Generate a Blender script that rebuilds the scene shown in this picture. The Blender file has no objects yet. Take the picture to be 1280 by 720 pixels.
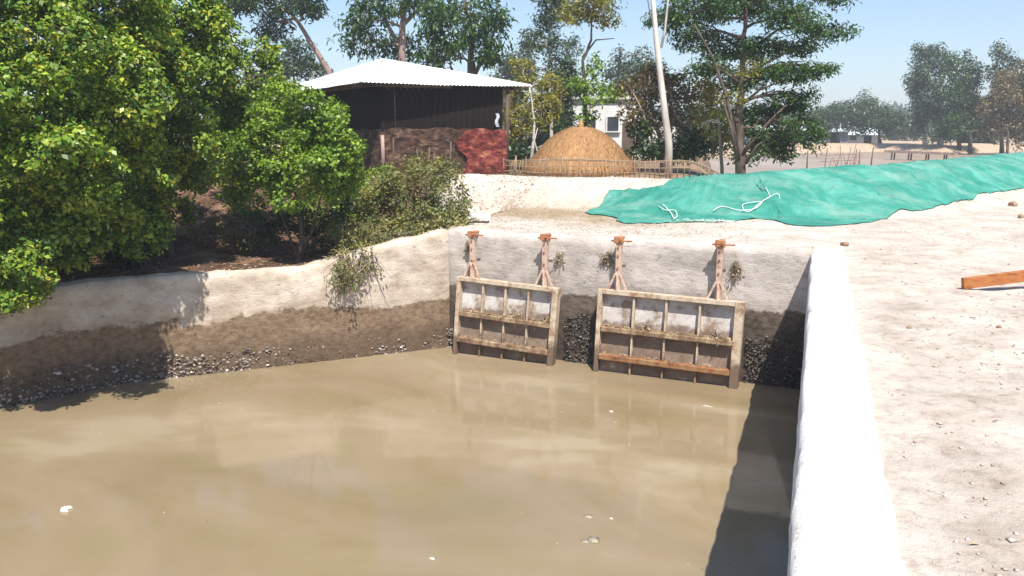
import bpy, math, random
import numpy as np
from mathutils import Vector, Matrix
random.seed(7); RNG = np.random.default_rng(11)
SC = bpy.context.scene; COL = SC.collection
PI = math.pi

# ------------------------------------------------------------------ camera
EYE = 1.70
PITCH = math.radians(10.98); YAW = math.radians(20.61); FPX = 1005.0
cam_d = bpy.data.cameras.new("camera"); cam = bpy.data.objects.new("camera", cam_d); COL.objects.link(cam)
cam.location = (0, 0, EYE); cam.rotation_euler = (PI/2 - PITCH, 0, YAW)
cam_d.sensor_width = 36; cam_d.lens = 36*FPX/1280; cam_d.clip_end = 4000; cam_d.clip_start = .05
SC.camera = cam
# ------------------------------------------------------------------ light
SUNV = Vector((.33, -.50, 1.0)).normalized()          # towards the sun
ELEV = math.asin(SUNV.z); AZ = math.atan2(SUNV.x, SUNV.y)
W = bpy.data.worlds.new("World"); SC.world = W; W.use_nodes = True
wn = W.node_tree; wn.nodes.clear()
sky = wn.nodes.new("ShaderNodeTexSky"); sky.sky_type = 'NISHITA'; sky.sun_disc = False
sky.sun_elevation = ELEV; sky.sun_rotation = AZ; sky.air_density = 1.0; sky.dust_density = .7; sky.ozone_density = 4.0
bg = wn.nodes.new("ShaderNodeBackground"); bg.inputs[1].default_value = .105
wo = wn.nodes.new("ShaderNodeOutputWorld")
wn.links.new(sky.outputs[0], bg.inputs[0]); wn.links.new(bg.outputs[0], wo.inputs[0])
sd = bpy.data.lights.new("sun", 'SUN'); sd.energy = 4.8; sd.angle = math.radians(.5); sd.color = (1, .955, .88)
so = bpy.data.objects.new("sun", sd); COL.objects.link(so); so.location = (8, -12, 30)
so.rotation_euler = SUNV.to_track_quat('Z', 'Y').to_euler()
SC.view_settings.view_transform = 'Standard'; SC.view_settings.look = 'None'
SC.view_settings.exposure = .72; SC.view_settings.gamma = 1

# ------------------------------------------------------------------ helpers
cyw, syw = math.cos(YAW), math.sin(YAW); cpt, spt = math.cos(PITCH), math.sin(PITCH)
def L(a, d, z=0.0):                       # a metres to the right of the view axis, d metres ahead
    return Vector((a*cyw - d*syw, a*syw + d*cyw, z))
def P(x, y, d):                           # point d metres ahead in the direction surveyed from the photograph
    ca = (x-640)/FPX; cu = -(y-360)/FPX
    fw = cpt + cu*spt; up = -spt + cu*cpt; t = d/fw
    return L(ca*t, d, EYE + up*t)
def MPP(d): return d/1024.0               # metres per survey pixel at distance d

def tag(o, label=None, cat=None, group=None, kind=None):
    if label: o['label'] = label
    if cat: o['category'] = cat
    if group: o['group'] = group
    if kind: o['kind'] = kind
    return o
def empty(name, loc, label, cat, group=None, rz=0):
    o = bpy.data.objects.new(name, None); COL.objects.link(o); o.location = loc; o.rotation_euler = (0, 0, rz)
    o.empty_display_size = .2
    return tag(o, label, cat, group)
def link(name, me, mat=None, parent=None, loc=None):
    o = bpy.data.objects.new(name, me); COL.objects.link(o)
    if mat and not me.materials: me.materials.append(mat)
    if parent: o.parent = parent
    if loc is not None: o.location = loc
    return o
def mesh_np(name, V, F, smooth=False):    # F: (n,k) array of equal-sized faces
    V = np.asarray(V, np.float32); F = np.asarray(F, np.int32); n, k = F.shape
    me = bpy.data.meshes.new(name)
    me.vertices.add(len(V)); me.vertices.foreach_set('co', V.ravel())
    me.loops.add(n*k); me.loops.foreach_set('vertex_index', F.ravel())
    me.polygons.add(n); me.polygons.foreach_set('loop_start', np.arange(0, n*k, k, dtype=np.int32))
    me.polygons.foreach_set('loop_total', np.full(n, k, np.int32))
    if smooth: me.polygons.foreach_set('use_smooth', np.ones(n, bool))
    me.update(calc_edges=True); me.validate()
    return me

def _h(i, j, s):
    v = np.sin(i*127.1 + j*311.7 + s*74.7)*43758.5453
    return v - np.floor(v)
def n2(x, y, s=0):
    x = np.asarray(x, float); y = np.asarray(y, float)
    i = np.floor(x); j = np.floor(y); u = x-i; v = y-j; u = u*u*(3-2*u); v = v*v*(3-2*v)
    return ((_h(i, j, s)*(1-u)+_h(i+1, j, s)*u)*(1-v) + (_h(i, j+1, s)*(1-u)+_h(i+1, j+1, s)*u)*v)*2-1
def fbm(x, y, s=0, o=4):
    r = 0; a = 1; t = 0
    for k in range(o):
        r = r + a*n2(np.asarray(x)*2**k+k*5.3, np.asarray(y)*2**k, s+k); t += a; a *= .5
    return r/t
def n3(p, s=0): return (n2(p[..., 0]+p[..., 2]*.7, p[..., 1]-p[..., 2]*.4, s)+n2(p[..., 2]*1.1+p[..., 0]*.3, p[..., 1]+p[..., 0]*.5, s+9))*.5
def sst(a, b, x):
    t = np.clip((np.asarray(x)-a)/(b-a), 0, 1); return t*t*(3-2*t)

class MB:
    def __init__(s): s.v = []; s.f = []
    def box(s, c, size, M=None, jit=0):
        b = len(s.v); hx, hy, hz = [q/2 for q in size]
        for sx, sy, sz in ((-1,-1,-1),(1,-1,-1),(1,1,-1),(-1,1,-1),(-1,-1,1),(1,-1,1),(1,1,1),(-1,1,1)):
            v = Vector((sx*hx+random.uniform(-jit, jit), sy*hy+random.uniform(-jit, jit), sz*hz+random.uniform(-jit, jit)))
            if M: v = M @ v
            s.v.append(tuple(v+Vector(c)))
        for q in ((0,3,2,1),(4,5,6,7),(0,1,5,4),(1,2,6,5),(2,3,7,6),(3,0,4,7)): s.f.append(tuple(b+i for i in q))
        return s
    def tube(s, pts, rad, n=6, cap=True):
        pts = [Vector(p) for p in pts]; m = len(pts)
        if not hasattr(rad, '__len__'): rad = [rad]*m
        b = len(s.v); ref = None
        for i, p in enumerate(pts):
            t = (pts[min(i+1, m-1)] - pts[max(i-1, 0)])
            t = t.normalized() if t.length > 1e-9 else Vector((0, 0, 1))
            if ref is None: ref = t.orthogonal().normalized()
            ref = (ref - t*ref.dot(t)); ref = ref.normalized() if ref.length > 1e-6 else t.orthogonal().normalized()
            bn = t.cross(ref)
            for k in range(n):
                a = 2*PI*k/n; s.v.append(tuple(p + (ref*math.cos(a)+bn*math.sin(a))*rad[i]))
        for i in range(m-1):
            for k in range(n):
                k2 = (k+1) % n; s.f.append((b+i*n+k, b+i*n+k2, b+(i+1)*n+k2, b+(i+1)*n+k))
        if cap:
            s.f.append(tuple(b+k for k in reversed(range(n)))); s.f.append(tuple(b+(m-1)*n+k for k in range(n)))
        return s
    def mesh(s, name, smooth=False):
        me = bpy.data.meshes.new(name); me.from_pydata(s.v, [], s.f)
        if smooth:
            me.polygons.foreach_set('use_smooth', [True]*len(me.polygons))
        me.update(); return me
    def build(s, name, mat, parent=None, smooth=False, bevel=0):
        o = link(name, s.mesh(name, smooth), mat, parent)
        if bevel:
            b = o.modifiers.new('bevel', 'BEVEL'); b.width = bevel; b.segments = 1; b.limit_method = 'ANGLE'
        return o
def between(a, b, w, h, roll_ref=Vector((0, 1, 0))):     # matrix for a box whose long axis (x) runs a->b
    a = Vector(a); b = Vector(b); x = (b-a).normalized(); z = x.cross(roll_ref)
    if z.length < 1e-4: z = x.orthogonal()
    z.normalize(); y = z.cross(x)
    M = Matrix((x, y, z)).transposed()
    return (a+b)/2, ((b-a).length, w, h), M

# ------------------------------------------------------------------ materials
def newmat(name):
    m = bpy.data.materials.new(name); m.use_nodes = True; nt = m.node_tree; nt.nodes.clear()
    out = nt.nodes.new('ShaderNodeOutputMaterial'); return m, nt, out
class N:
    def __init__(s, nt): s.nt = nt
    def n(s, t, **k):
        x = s.nt.nodes.new(t)
        for a, b in k.items(): setattr(x, a, b)
        return x
    def l(s, a, b): s.nt.links.new(a, b)
    def coord(s, kind='Object', scale=(1, 1, 1)):
        tc = s.n('ShaderNodeTexCoord'); mp = s.n('ShaderNodeMapping'); mp.inputs['Scale'].default_value = scale
        s.l(tc.outputs[kind], mp.inputs[0]); return mp.outputs[0]
    def noise(s, vec, scale, detail=5, rough=.6, dist=0):
        x = s.n('ShaderNodeTexNoise'); x.inputs['Scale'].default_value = scale; x.inputs['Detail'].default_value = detail
        x.inputs['Roughness'].default_value = rough; x.inputs['Distortion'].default_value = dist
        s.l(vec, x.inputs['Vector']); return x.outputs['Fac']
    def ramp(s, fac, stops):
        r = s.n('ShaderNodeValToRGB'); e = r.color_ramp.elements
        while len(e) < len(stops): e.new(.5)
        for q, (p, c) in zip(e, stops):
            q.position = p; q.color = (c, c, c, 1) if not hasattr(c, '__len__') else (*c, 1)
        s.l(fac, r.inputs[0]); return r.outputs[0]
    def mix(s, fac, a, b, mode='MIX'):
        x = s.n('ShaderNodeMix', data_type='RGBA', blend_type=mode)
        for inp, v in ((x.inputs[0], fac), (x.inputs[6], a), (x.inputs[7], b)):
            if hasattr(v, 'links') or isinstance(v, bpy.types.NodeSocket): s.l(v, inp)
            elif hasattr(v, '__len__'): inp.default_value = (*v, 1)
            else: inp.default_value = v
        return x.outputs[2]
    def math(s, op, a, b=0.0, c=None):
        x = s.n('ShaderNodeMath', operation=op)
        for i, v in enumerate((a, b) if c is None else (a, b, c)):
            if isinstance(v, bpy.types.NodeSocket): s.l(v, x.inputs[i])
            else: x.inputs[i].default_value = v
        return x.outputs[0]
    def bump(s, h, strength, dist=.02):
        x = s.n('ShaderNodeBump'); x.inputs['Strength'].default_value = strength; x.inputs['Distance'].default_value = dist
        s.l(h, x.inputs['Height']); return x.outputs[0]
    def pbsdf(s, out, color, rough=.9, normal=None, spec=.3, metal=0):
        b = s.n('ShaderNodeBsdfPrincipled')
        for inp, v in ((b.inputs['Base Color'], color), (b.inputs['Roughness'], rough), (b.inputs['Specular IOR Level'], spec), (b.inputs['Metallic'], metal)):
            if isinstance(v, bpy.types.NodeSocket): s.l(v, inp)
            elif hasattr(v, '__len__'): inp.default_value = (*v, 1)
            else: inp.default_value = v
        if normal: s.l(normal, b.inputs['Normal'])
        s.l(b.outputs[0], out.inputs[0]); return b
def M_noise(name, c1, c2, scale=3, rough=.9, bump=.4, bscale=20, bdist=.01, stretch=(1, 1, 1), c3=None, spec=.25, detail=6, metal=0, lo=.35, hi=.65):
    m, nt, out = newmat(name); g = N(nt); v = g.coord('Object', stretch)
    a = g.noise(v, scale, detail); st = [(lo, c1), (hi, c2)] if c3 is None else [(lo, c1), ((lo+hi)/2, c2), (hi, c3)]
    col = g.ramp(a, st); h = g.noise(v, bscale, 6, .65)
    col = g.mix(.25, col, g.ramp(h, [(.3, .55), (.7, 1.0)]), 'MULTIPLY')
    g.pbsdf(out, col, rough, g.bump(h, bump, bdist), spec, metal); return m
def M_leaf(name, cols, trans=.32, rough=.42, spec=.35):
    m, nt, out = newmat(name); g = N(nt)
    geo = g.n('ShaderNodeNewGeometry'); n = len(cols)
    col = g.ramp(geo.outputs['Random Per Island'], [((i+.5)/n, c) for i, c in enumerate(cols)])
    col = g.mix(1.0, col, g.ramp(g.noise(g.coord(), 1.7, 4, .6), [(.34, (.58, .70, .75)), (.5, (.95, .95, .9)), (.66, (1.35, 1.2, .95))]), 'MULTIPLY')
    b = g.n('ShaderNodeBsdfPrincipled'); g.l(col, b.inputs['Base Color']); b.inputs['Roughness'].default_value = rough
    b.inputs['Specular IOR Level'].default_value = spec
    t = g.n('ShaderNodeBsdfTranslucent'); tc = g.mix(1.0, col, (1.0, 1.0, .45), 'MULTIPLY'); g.l(tc, t.inputs[0])
    mx = g.n('ShaderNodeMixShader'); mx.inputs[0].default_value = trans
    g.l(b.outputs[0], mx.inputs[1]); g.l(t.outputs[0], mx.inputs[2]); g.l(mx.outputs[0], out.inputs[0]); return m
def M_island(name, cols, rough=.8, spec=.3):
    m, nt, out = newmat(name); g = N(nt); geo = g.n('ShaderNodeNewGeometry'); n = len(cols)
    col = g.ramp(geo.outputs['Random Per Island'], [((i+.5)/n, c) for i, c in enumerate(cols)])
    h = g.noise(g.coord(), 30, 4); col = g.mix(.4, col, g.ramp(h, [(.3, .5), (.7, 1.)]), 'MULTIPLY')
    g.pbsdf(out, col, rough, None, spec); return m

def M_tidewall(name, dry1, dry2, level, soft, wet1, wet2, amp=.28):      # cement with a tide mark of mud below a height
    m, nt, out = newmat(name); g = N(nt)
    geo = g.n('ShaderNodeNewGeometry'); sp = g.n('ShaderNodeSeparateXYZ'); g.l(geo.outputs['Position'], sp.inputs[0])
    v = g.n('ShaderNodeMapping'); v.inputs['Scale'].default_value = (1, 1, 1.6); g.l(geo.outputs['Position'], v.inputs[0]); v = v.outputs[0]
    big = g.noise(v, 1.6, 7, .68, .6); fine = g.noise(v, 9, 7, .7); vf = g.noise(v, 45, 5, .7)
    dry = g.ramp(g.noise(v, 2.4, 6, .62), [(.33, dry2), (.62, dry1)])
    # horizontal pour lines and cracks
    hv = g.n('ShaderNodeMapping'); hv.inputs['Scale'].default_value = (.6, .6, 3.2); g.l(geo.outputs['Position'], hv.inputs[0])
    cr = g.noise(hv.outputs[0], 2.2, 8, .7, .5)
    crk = g.ramp(cr, [(.485, 1.), (.5, .42), (.515, 1.)])
    dry = g.mix(.35, dry, crk, 'MULTIPLY')
    spots = g.ramp(fine, [(.34, .35), (.42, 1.)]); dry = g.mix(.55, dry, spots, 'MULTIPLY')
    wet = g.ramp(fine, [(.38, wet1), (.60, wet2)])
    low = g.noise(geo.outputs['Position'], .55, 3, .5)
    dm = g.n('ShaderNodeMapping'); dm.inputs['Scale'].default_value = (6, 6, .55); g.l(geo.outputs['Position'], dm.inputs[0]); drip = g.noise(dm.outputs[0], 1.5, 5, .65)
    def tier(lv, sf, ka, kb, kc, kd):
        hh = g.math('ADD', sp.outputs[2], g.math('MULTIPLY', g.math('SUBTRACT', low, .5), ka)); hh = g.math('ADD', hh, g.math('MULTIPLY', g.math('SUBTRACT', big, .5), kb))
        hh = g.math('ADD', hh, g.math('MULTIPLY', g.math('SUBTRACT', fine, .5), kc)); hh = g.math('ADD', hh, g.math('MULTIPLY', g.math('SUBTRACT', drip, .5), kd))
        mr = g.n('ShaderNodeMapRange', interpolation_type='SMOOTHSTEP'); g.l(hh, mr.inputs[0]); mr.inputs[1].default_value = lv-sf; mr.inputs[2].default_value = lv+sf; return mr.outputs[0]
    mk = tier(level, soft, amp*1.6, amp*3.2, amp*.7, amp*.5)
    halo = tier(level+.16, .16, amp*1.0, amp*3.5, amp*1.5, amp*2.5)
    dark = tier(level-.42, .22, amp*1.2, amp*3.0, amp*1.0, amp*1.5)
    wet = g.mix(g.math('MULTIPLY', g.math('SUBTRACT', 1.0, dark), .55), wet, tuple(q*.45 for q in wet1))
    stain = g.mix(.5, dry, wet2); dry = g.mix(g.math('MULTIPLY', g.math('SUBTRACT', 1.0, halo), .55), dry, stain)
    col = g.mix(mk, wet, dry); col = g.mix(.3, col, g.ramp(vf, [(.3, .5), (.7, 1.)]), 'MULTIPLY')
    bh = g.math('ADD', g.math('MULTIPLY', cr, .5), g.math('ADD', g.math('MULTIPLY', fine, .6), g.math('MULTIPLY', vf, .25)))
    rg = g.mix(mk, (.75,)*3, (.93,)*3)
    g.pbsdf(out, col, rg, g.bump(bh, .55, .05), .25); return m

SAND1 = (.55, .49, .425); SAND2 = (.47, .37, .28)
m_conc = M_tidewall('pale_cement', (.62, .555, .505), (.43, .37, .32), -.98, .03, (.085, .063, .048), (.17, .13, .10), .12)
m_wing = M_tidewall('rendered_wing_wall', (.68, .585, .48), (.44, .35, .27), -1.24, .035, (.165, .11, .07), (.29, .205, .13), .17)
m_white, nt, out = newmat('white_wall_cap'); g = N(nt); v = g.coord()
a1 = g.noise(v, 1.6, 7, .7, .5); a2 = g.noise(v, 16, 6, .7); a3 = g.noise(v, 70, 4, .7)
c = g.ramp(a1, [(.30, (.60, .55, .49)), (.44, (.78, .75, .71)), (.6, (.86, .84, .81))])
c = g.mix(.8, c, g.ramp(a2, [(.27, (.45, .38, .31)), (.36, (1, 1, 1))]), 'MULTIPLY'); c = g.mix(.5, c, g.ramp(a3, [(.25, (.35, .3, .25)), (.36, (1, 1, 1))]), 'MULTIPLY')
g.pbsdf(out, c, .92, g.bump(g.math('ADD', a2, g.math('MULTIPLY', a3, .35)), .5, .03), .2)
m_bark = M_noise('brown_bark', (.07, .05, .038), (.17, .125, .095), 5, .95, .8, 22, .03, (1, 1, .25))
m_bark_pale = M_noise('pale_bark', (.46, .40, .35), (.70, .64, .58), 3, .9, .5, 15, .02, (1, 1, .3))
m_bark_pink = M_noise('pinkish_bark', (.22, .15, .13), (.42, .30, .26), 4, .9, .5, 15, .02, (1, 1, .3))
m_bamboo = M_island('dry_bamboo', [(.36, .25, .15), (.50, .38, .25), (.28, .19, .12), (.56, .45, .32)], .7)
m_rust = M_noise('rusty_iron', (.30, .10, .045), (.50, .23, .12), 14, .85, .6, 60, .006, c3=(.22, .09, .05), lo=.35, hi=.68)
m_pinkmetal = M_noise('faded_paint_iron', (.50, .34, .25), (.66, .52, .42), 7, .75, .5, 40, .006, c3=(.40, .20, .12), lo=.36, hi=.72)

# ------------------------------------------------------------------ terrain
def W2(px, d): v = L((px-640)*d/1024*1.0, d); return (v.x, v.y)
# crest of the bank: (survey x, distance, height, front slope width)
_cr = [(-900, 14, .6, 4.5), (-300, 15.5, .6, 4.5), (120, 17.5, .6, 4.2), (330, 18.8, .6, 3.6), (480, 19.6, .6, 2.8), (590, 20.2, .66, 1.6), (640, 20.0, .64, 1.3),
       (700, 19.6, .60, 1.5), (800, 18.8, .66, 1.5), (860, 18.0, .63, 1.6), (960, 17.6, .82, 2.0), (1100, 19.4, .90, 2.4), (1200, 24, .92, 2.7), (1280, 29, .95, 3.0), (1400, 42, .9, 3.5), (1450, 80, .6, 5)]
CR = np.array([(*W2(a, d), z, w) for a, d, z, w in _cr])
def crest(X, Y):
    best = np.full(X.shape, 1e9); side = np.zeros(X.shape); zc = np.zeros(X.shape); wc = np.ones(X.shape)
    for a, b in zip(CR[:-1], CR[1:]):
        dx, dy = b[0]-a[0], b[1]-a[1]; L2 = dx*dx+dy*dy
        t = np.clip(((X-a[0])*dx+(Y-a[1])*dy)/L2, 0, 1)
        ex = X-(a[0]+t*dx); ey = Y-(a[1]+t*dy); dd = np.hypot(ex, ey)
        m = dd < best; best = np.where(m, dd, best)
        side = np.where(m, np.sign(dx*ey-dy*ex), side); zc = np.where(m, a[2]+t*(b[2]-a[2]), zc); wc = np.where(m, a[3]+t*(b[3]-a[3]), wc)
    return best, side, zc, wc
def inpoly(X, Y, poly):
    c = np.zeros(X.shape, bool)
    for (x1, y1), (x2, y2) in zip(poly, poly[1:]+poly[:1]):
        with np.errstate(divide='ignore', invalid='ignore'):
            k = ((y1 > Y) != (y2 > Y)) & (X < (x2-x1)*(Y-y1)/(y2-y1+1e-12)+x1)
        c ^= k
    return c
HWA = Vector((-6.1, 12.90, 0)); HWB = Vector((0.0, 12.55, 0))       # front face of the headwall
WING = [Vector((-6.1, 12.9, 0)), Vector((-9.95, 9.1, 0)), Vector((-10.9, 7.0, 0)), Vector((-12.6, .5, 0))]
BASIN = [(.2, .35), (.2, 12.75), (-6.1, 13.1), (-10.1, 9.2), (-11.08, 7.05), (-12.85, .35)]
POND = [W2(x, d) for x, d in ((938, 20.5), (940, 25), (905, 35), (890, 62), (990, 80), (1105, 86), (1190, 76), (1300, 92), (1500, 95), (1560, 60), (1400, 45), (1290, 31), (1200, 25.5), (1100, 21))]
def dpoly(X, Y, poly):
    best = np.full(X.shape, 1e9)
    for a, b in zip(poly, poly[1:]+poly[:1]):
        dx, dy = b[0]-a[0], b[1]-a[1]; t = np.clip(((X-a[0])*dx+(Y-a[1])*dy)/(dx*dx+dy*dy), 0, 1)
        best = np.minimum(best, np.hypot(X-(a[0]+t*dx), Y-(a[1]+t*dy)))
    return np.where(inpoly(X, Y, poly), -best, best)
def height(X, Y, fine=True):
    X = np.asarray(X, float); Y = np.asarray(Y, float)
    s, side, zc, w = crest(X, Y)
    wl = sst(-6.2, -7.8, X)                                   # soil behind the wing wall lies lower
    zb = -.03 - .52*wl + .04*sst(13, 17, Y)
    wob = 1 + .22*fbm(X*.55, Y*.55, 3, 3)
    t = np.clip(1 - s/(w*wob), 0, 1); front = zb + (zc-zb)*(t*t*(3-2*t)*.65 + t*.35)
    back = zc + (.56-zc)*sst(0, 1.2, s)
    far = np.hypot(X, Y)
    z = np.where(side > 0, back, front)
    pd = dpoly(X, Y, POND)
    bank = sst(1.8, -1.2, pd)
    z = np.where(side > 0, z*(1-bank) + (-1.1)*bank, z)
    z = np.where((side > 0) & (far > 60), z*(1-sst(60, 95, far)) + (-1.1*bank+.35*(1-bank))*sst(60, 95, far), z)
    z = z + sst(120, 600, far)*.6
    if fine:
        near = sst(60, 20, far)
        z = z + near*(.028*fbm(X*1.3, Y*1.3, 5, 4) + .022*fbm(X*4.5, Y*4.5, 8, 3)*sst(.2, .7, np.abs(X-.2)))
        bankf = np.exp(-((s/w-.5)**2)*6)*(side <= 0); z = z + near*bankf*(.11*fbm(X*2.2, Y*2.2, 21, 4) + .06*np.abs(fbm(X*5, Y*5, 24, 3)))
        z = z + sst(30, 70, far)*.25*fbm(X*.09, Y*.09, 31, 3)*(1-bank)
    inb = inpoly(X, Y, BASIN); z = np.where(inb, -3.1, z)
    # the strip hugged by the walls stays just under their tops
    nb = (X > -.3) & (X < .62) & (Y < 13.3) & ~inb; z = np.where(nb, np.minimum(z, -.035), z)
    return z
def hz(x, y): return float(height(np.array([x]), np.array([y]), True)[0])
def axis(lo, hi, step, f0, f1, g):
    a = list(np.arange(f0, f1+1e-6, step)); s = step; x = f1
    while x < hi: s *= g; x += s; a.append(x)
    s = step; x = f0; b = []
    while x > lo: s *= g; x -= s; b.append(x)
    return np.array(b[::-1]+a)
gx = axis(-900, 900, .11, -13.2, 4.6, 1.055); gy = axis(-900, 1300, .11, 0.0, 23.5, 1.05)
GX, GY = np.meshgrid(gx, gy); GZ = height(GX, GY)
nx, ny = len(gx), len(gy)
V = np.stack([GX, GY, GZ], -1).reshape(-1, 3)
ii = (np.arange(ny-1)[:, None]*nx+np.arange(nx-1)[None]).ravel()
F = np.stack([ii, ii+1, ii+nx+1, ii+nx], -1)
gme = mesh_np('ground', V, F, True)
# soil kinds: sand, brown soil under the bushes, litter-covered path, trampled mud
s_, side_, zc_, w_ = crest(GX, GY)
col = np.empty(GX.shape+(3,)); col[:] = SAND1
def blend(mask, c):
    global col
    col = col*(1-mask[..., None]) + np.array(c)*mask[..., None]
rough_n = fbm(GX*1.1, GY*1.1, 41, 4); fine_n = fbm(GX*5, GY*5, 44, 4)
right = sst(.45, .75, GX)
blend(np.clip(right*(.15+.9*fine_n+.5*rough_n), 0, 1)*.85, (.40, .335, .275))
pathm = np.exp(-((s_-w_-1.0)**2)/1.2)*(side_ <= 0)*sst(-1.5, -4.5, GX+.5*rough_n)*sst(13.6, 14.6, GY)
blend(np.clip(pathm*(1.2+.8*fine_n), 0, 1)*.9, (.33, .25, .15))
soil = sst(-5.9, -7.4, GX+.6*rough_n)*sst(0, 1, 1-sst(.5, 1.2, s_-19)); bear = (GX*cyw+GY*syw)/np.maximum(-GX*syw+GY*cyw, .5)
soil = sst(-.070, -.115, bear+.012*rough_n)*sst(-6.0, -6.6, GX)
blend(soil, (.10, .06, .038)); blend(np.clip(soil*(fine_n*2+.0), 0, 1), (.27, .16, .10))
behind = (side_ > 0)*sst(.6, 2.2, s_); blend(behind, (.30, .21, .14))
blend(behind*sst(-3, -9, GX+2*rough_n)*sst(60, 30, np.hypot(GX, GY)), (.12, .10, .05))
pdn = dpoly(GX, GY, POND); wetm = behind*sst(.9, .1, GZ-(-.35))*sst(6, 0, pdn); blend(wetm, (.17, .12, .085))
fr = np.hypot(GX, GY); blend(behind*sst(50, 80, fr), (.46, .35, .25)); blend(sst(160, 300, fr), (.16, .18, .10))
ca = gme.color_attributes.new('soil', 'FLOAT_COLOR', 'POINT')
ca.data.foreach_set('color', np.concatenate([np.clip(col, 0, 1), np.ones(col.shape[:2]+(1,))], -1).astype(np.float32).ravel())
m_ground, nt, out = newmat('sandy_ground'); g = N(nt)
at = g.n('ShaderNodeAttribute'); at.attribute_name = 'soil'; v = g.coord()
a1 = g.noise(v, 1.7, 8, .65, .4); a2 = g.noise(v, 11, 7, .7); a3 = g.noise(v, 60, 5, .7)
c = g.mix(.55, at.outputs[0], g.ramp(a1, [(.35, (.62, .57, .52)), (.62, (1.12, 1.1, 1.1))]), 'MULTIPLY')
c = g.mix(.6, c, g.ramp(a2, [(.33, (.60, .53, .47)), (.48, (1, 1, 1)), (.68, (1.15, 1.15, 1.15))]), 'MULTIPLY')
c = g.mix(.35, c, g.ramp(a3, [(.28, .5), (.40, 1.)]), 'MULTIPLY')
bh = g.math('ADD', g.math('MULTIPLY', a2, .8), g.math('MULTIPLY', a3, .3))
g.pbsdf(out, c, .95, g.bump(bh, .75, .045), .15)
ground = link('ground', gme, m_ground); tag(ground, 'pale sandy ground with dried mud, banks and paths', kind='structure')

# ------------------------------------------------------------------ water
WZ = -2.15
m_water, nt, out = newmat('muddy_water'); g = N(nt); v = g.coord()
b1 = g.noise(g.coord('Object', (.75, 1.5, 1)), .30, 4, .55, .9); b2 = g.noise(v, 1.1, 3, .5, .6)
c = g.ramp(b1, [(.33, (.195, .142, .072)), (.47, (.235, .178, .102)), (.56, (.265, .205, .125)), (.64, (.335, .275, .185))])
c = g.mix(.35, c, g.ramp(b2, [(.35, (.215, .175, .092)), (.55, (.255, .195, .13))]))
rv = g.coord('Object', (1, 1.0, 1)); rp = g.noise(rv, 7, 4, .55); rp2 = g.noise(rv, 1.2, 2, .5)
nb = g.bump(g.math('ADD', g.math('MULTIPLY', rp, .35), rp2), .09, .03)
bs = g.pbsdf(out, c, .06, nb, .5); bs.inputs['IOR'].default_value = 1.33
def sheet(name, poly, z, mat, label):
    me = bpy.data.meshes.new(name); me.from_pydata([(x, y, z) for x, y in poly], [], [tuple(range(len(poly)))]); me.update()
    o = link(name, me, mat); tag(o, label, kind='structure'); return o
sheet('water', [(.1, .4), (.1, 12.7), (-6.1, 13.0), (-10.05, 9.17), (-11.0, 7.03), (-12.75, .4)][::-1], WZ, m_water, 'still muddy brown water filling the sluice basin')
m_pond, nt, out = newmat('pond_water'); g = N(nt); v = g.coord()
nb = g.bump(g.noise(v, 3, 3), .08, .03); g.pbsdf(out, g.ramp(g.noise(v, .12, 3), [(.4, (.29, .21, .145)), (.6, (.37, .28, .20))]), .38, nb, .3)
cxp = sum(p[0] for p in POND)/len(POND); cyp = sum(p[1] for p in POND)/len(POND)
sheet('water', [(cxp+(p[0]-cxp)*1.03, cyp+(p[1]-cyp)*1.03) for p in POND][::-1], -.36, m_pond, 'brown pond water beyond the tarp covered bank')

# ------------------------------------------------------------------ walls
def wall(name, path, thick, ztop, zbot, mat, label, seed=0, amp=.012, step=.07, side=1, chip_k=1.0):
    """sweep a closed, slightly worn section along path; front face is on the path line, body lies to the left (side=1) of travel"""
    pts = []; acc = 0
    for a, b in zip(path[:-1], path[1:]):
        n = max(2, int((b-a).length/step))
        for i in range(n): pts.append((a.lerp(b, i/n), acc+(b-a).length*i/n))
        acc += (b-a).length
    pts.append((path[-1], acc)); m = len(pts)
    P_ = np.array([tuple(p[0]) for p in pts]); S = np.array([p[1] for p in pts])
    T = np.gradient(P_, axis=0); T /= np.linalg.norm(T, axis=1)[:, None]
    k = 9
    Nn = np.stack([-T[:, 1]*side, T[:, 0]*side, 0*T[:, 0]], -1)
    zt = ztop(S); prof = []
    nz = 26
    for i in range(nz): prof.append((0, i/(nz-1), 'f'))
    ntp = 6
    for i in range(1, ntp+1): prof.append((thick*i/ntp, 1, 't'))
    for i in range(1, 4): prof.append((thick, 1-i/3, 'b'))
    V = []; K = len(prof)
    for o_, r, kd in prof:
        z = zbot+(zt-zbot)*r; base = P_ + Nn*o_; base[:, 2] = z
        nn = fbm(S*1.5+seed, z*2.0+o_*2, seed, 4)*amp*1.6 + fbm(S*7+seed, z*8+o_*6, seed+3, 3)*amp
        if kd == 'f': base -= Nn*nn[:, None]
        elif kd == 't': base[:, 2] += nn*.7
        else: base += Nn*nn[:, None]
        edge = (r == 1 and (o_ == 0 or abs(o_-thick) < 1e-6))
        if edge:
            chip = np.abs(fbm(S*2.3, S*0+seed, seed+7, 4))*.05*chip_k+.012
            base[:, 2] -= chip; base += Nn*(chip*(1 if o_ == 0 else -1))[:, None]
        V.append(base)
    V = np.stack(V, 1).reshape(-1, 3)
    i = (np.arange(m-1)[:, None]*K+np.arange(K-1)[None]).ravel()
    F = np.stack([i, i+K, i+K+1, i+1], -1) if side > 0 else np.stack([i, i+1, i+K+1, i+K], -1)
    me = mesh_np(name, V, F, True)
    # end caps
    o = link(name, me, mat); return o
hw = wall('sluice_headwall', [HWB+Vector((.0, 0, 0)), HWA], .42, lambda s: np.full_like(s, .0)+.02*fbm(s*.8, s*0, 2, 3), -3.0, m_conc, '', 1, .018, side=-1)
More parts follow.
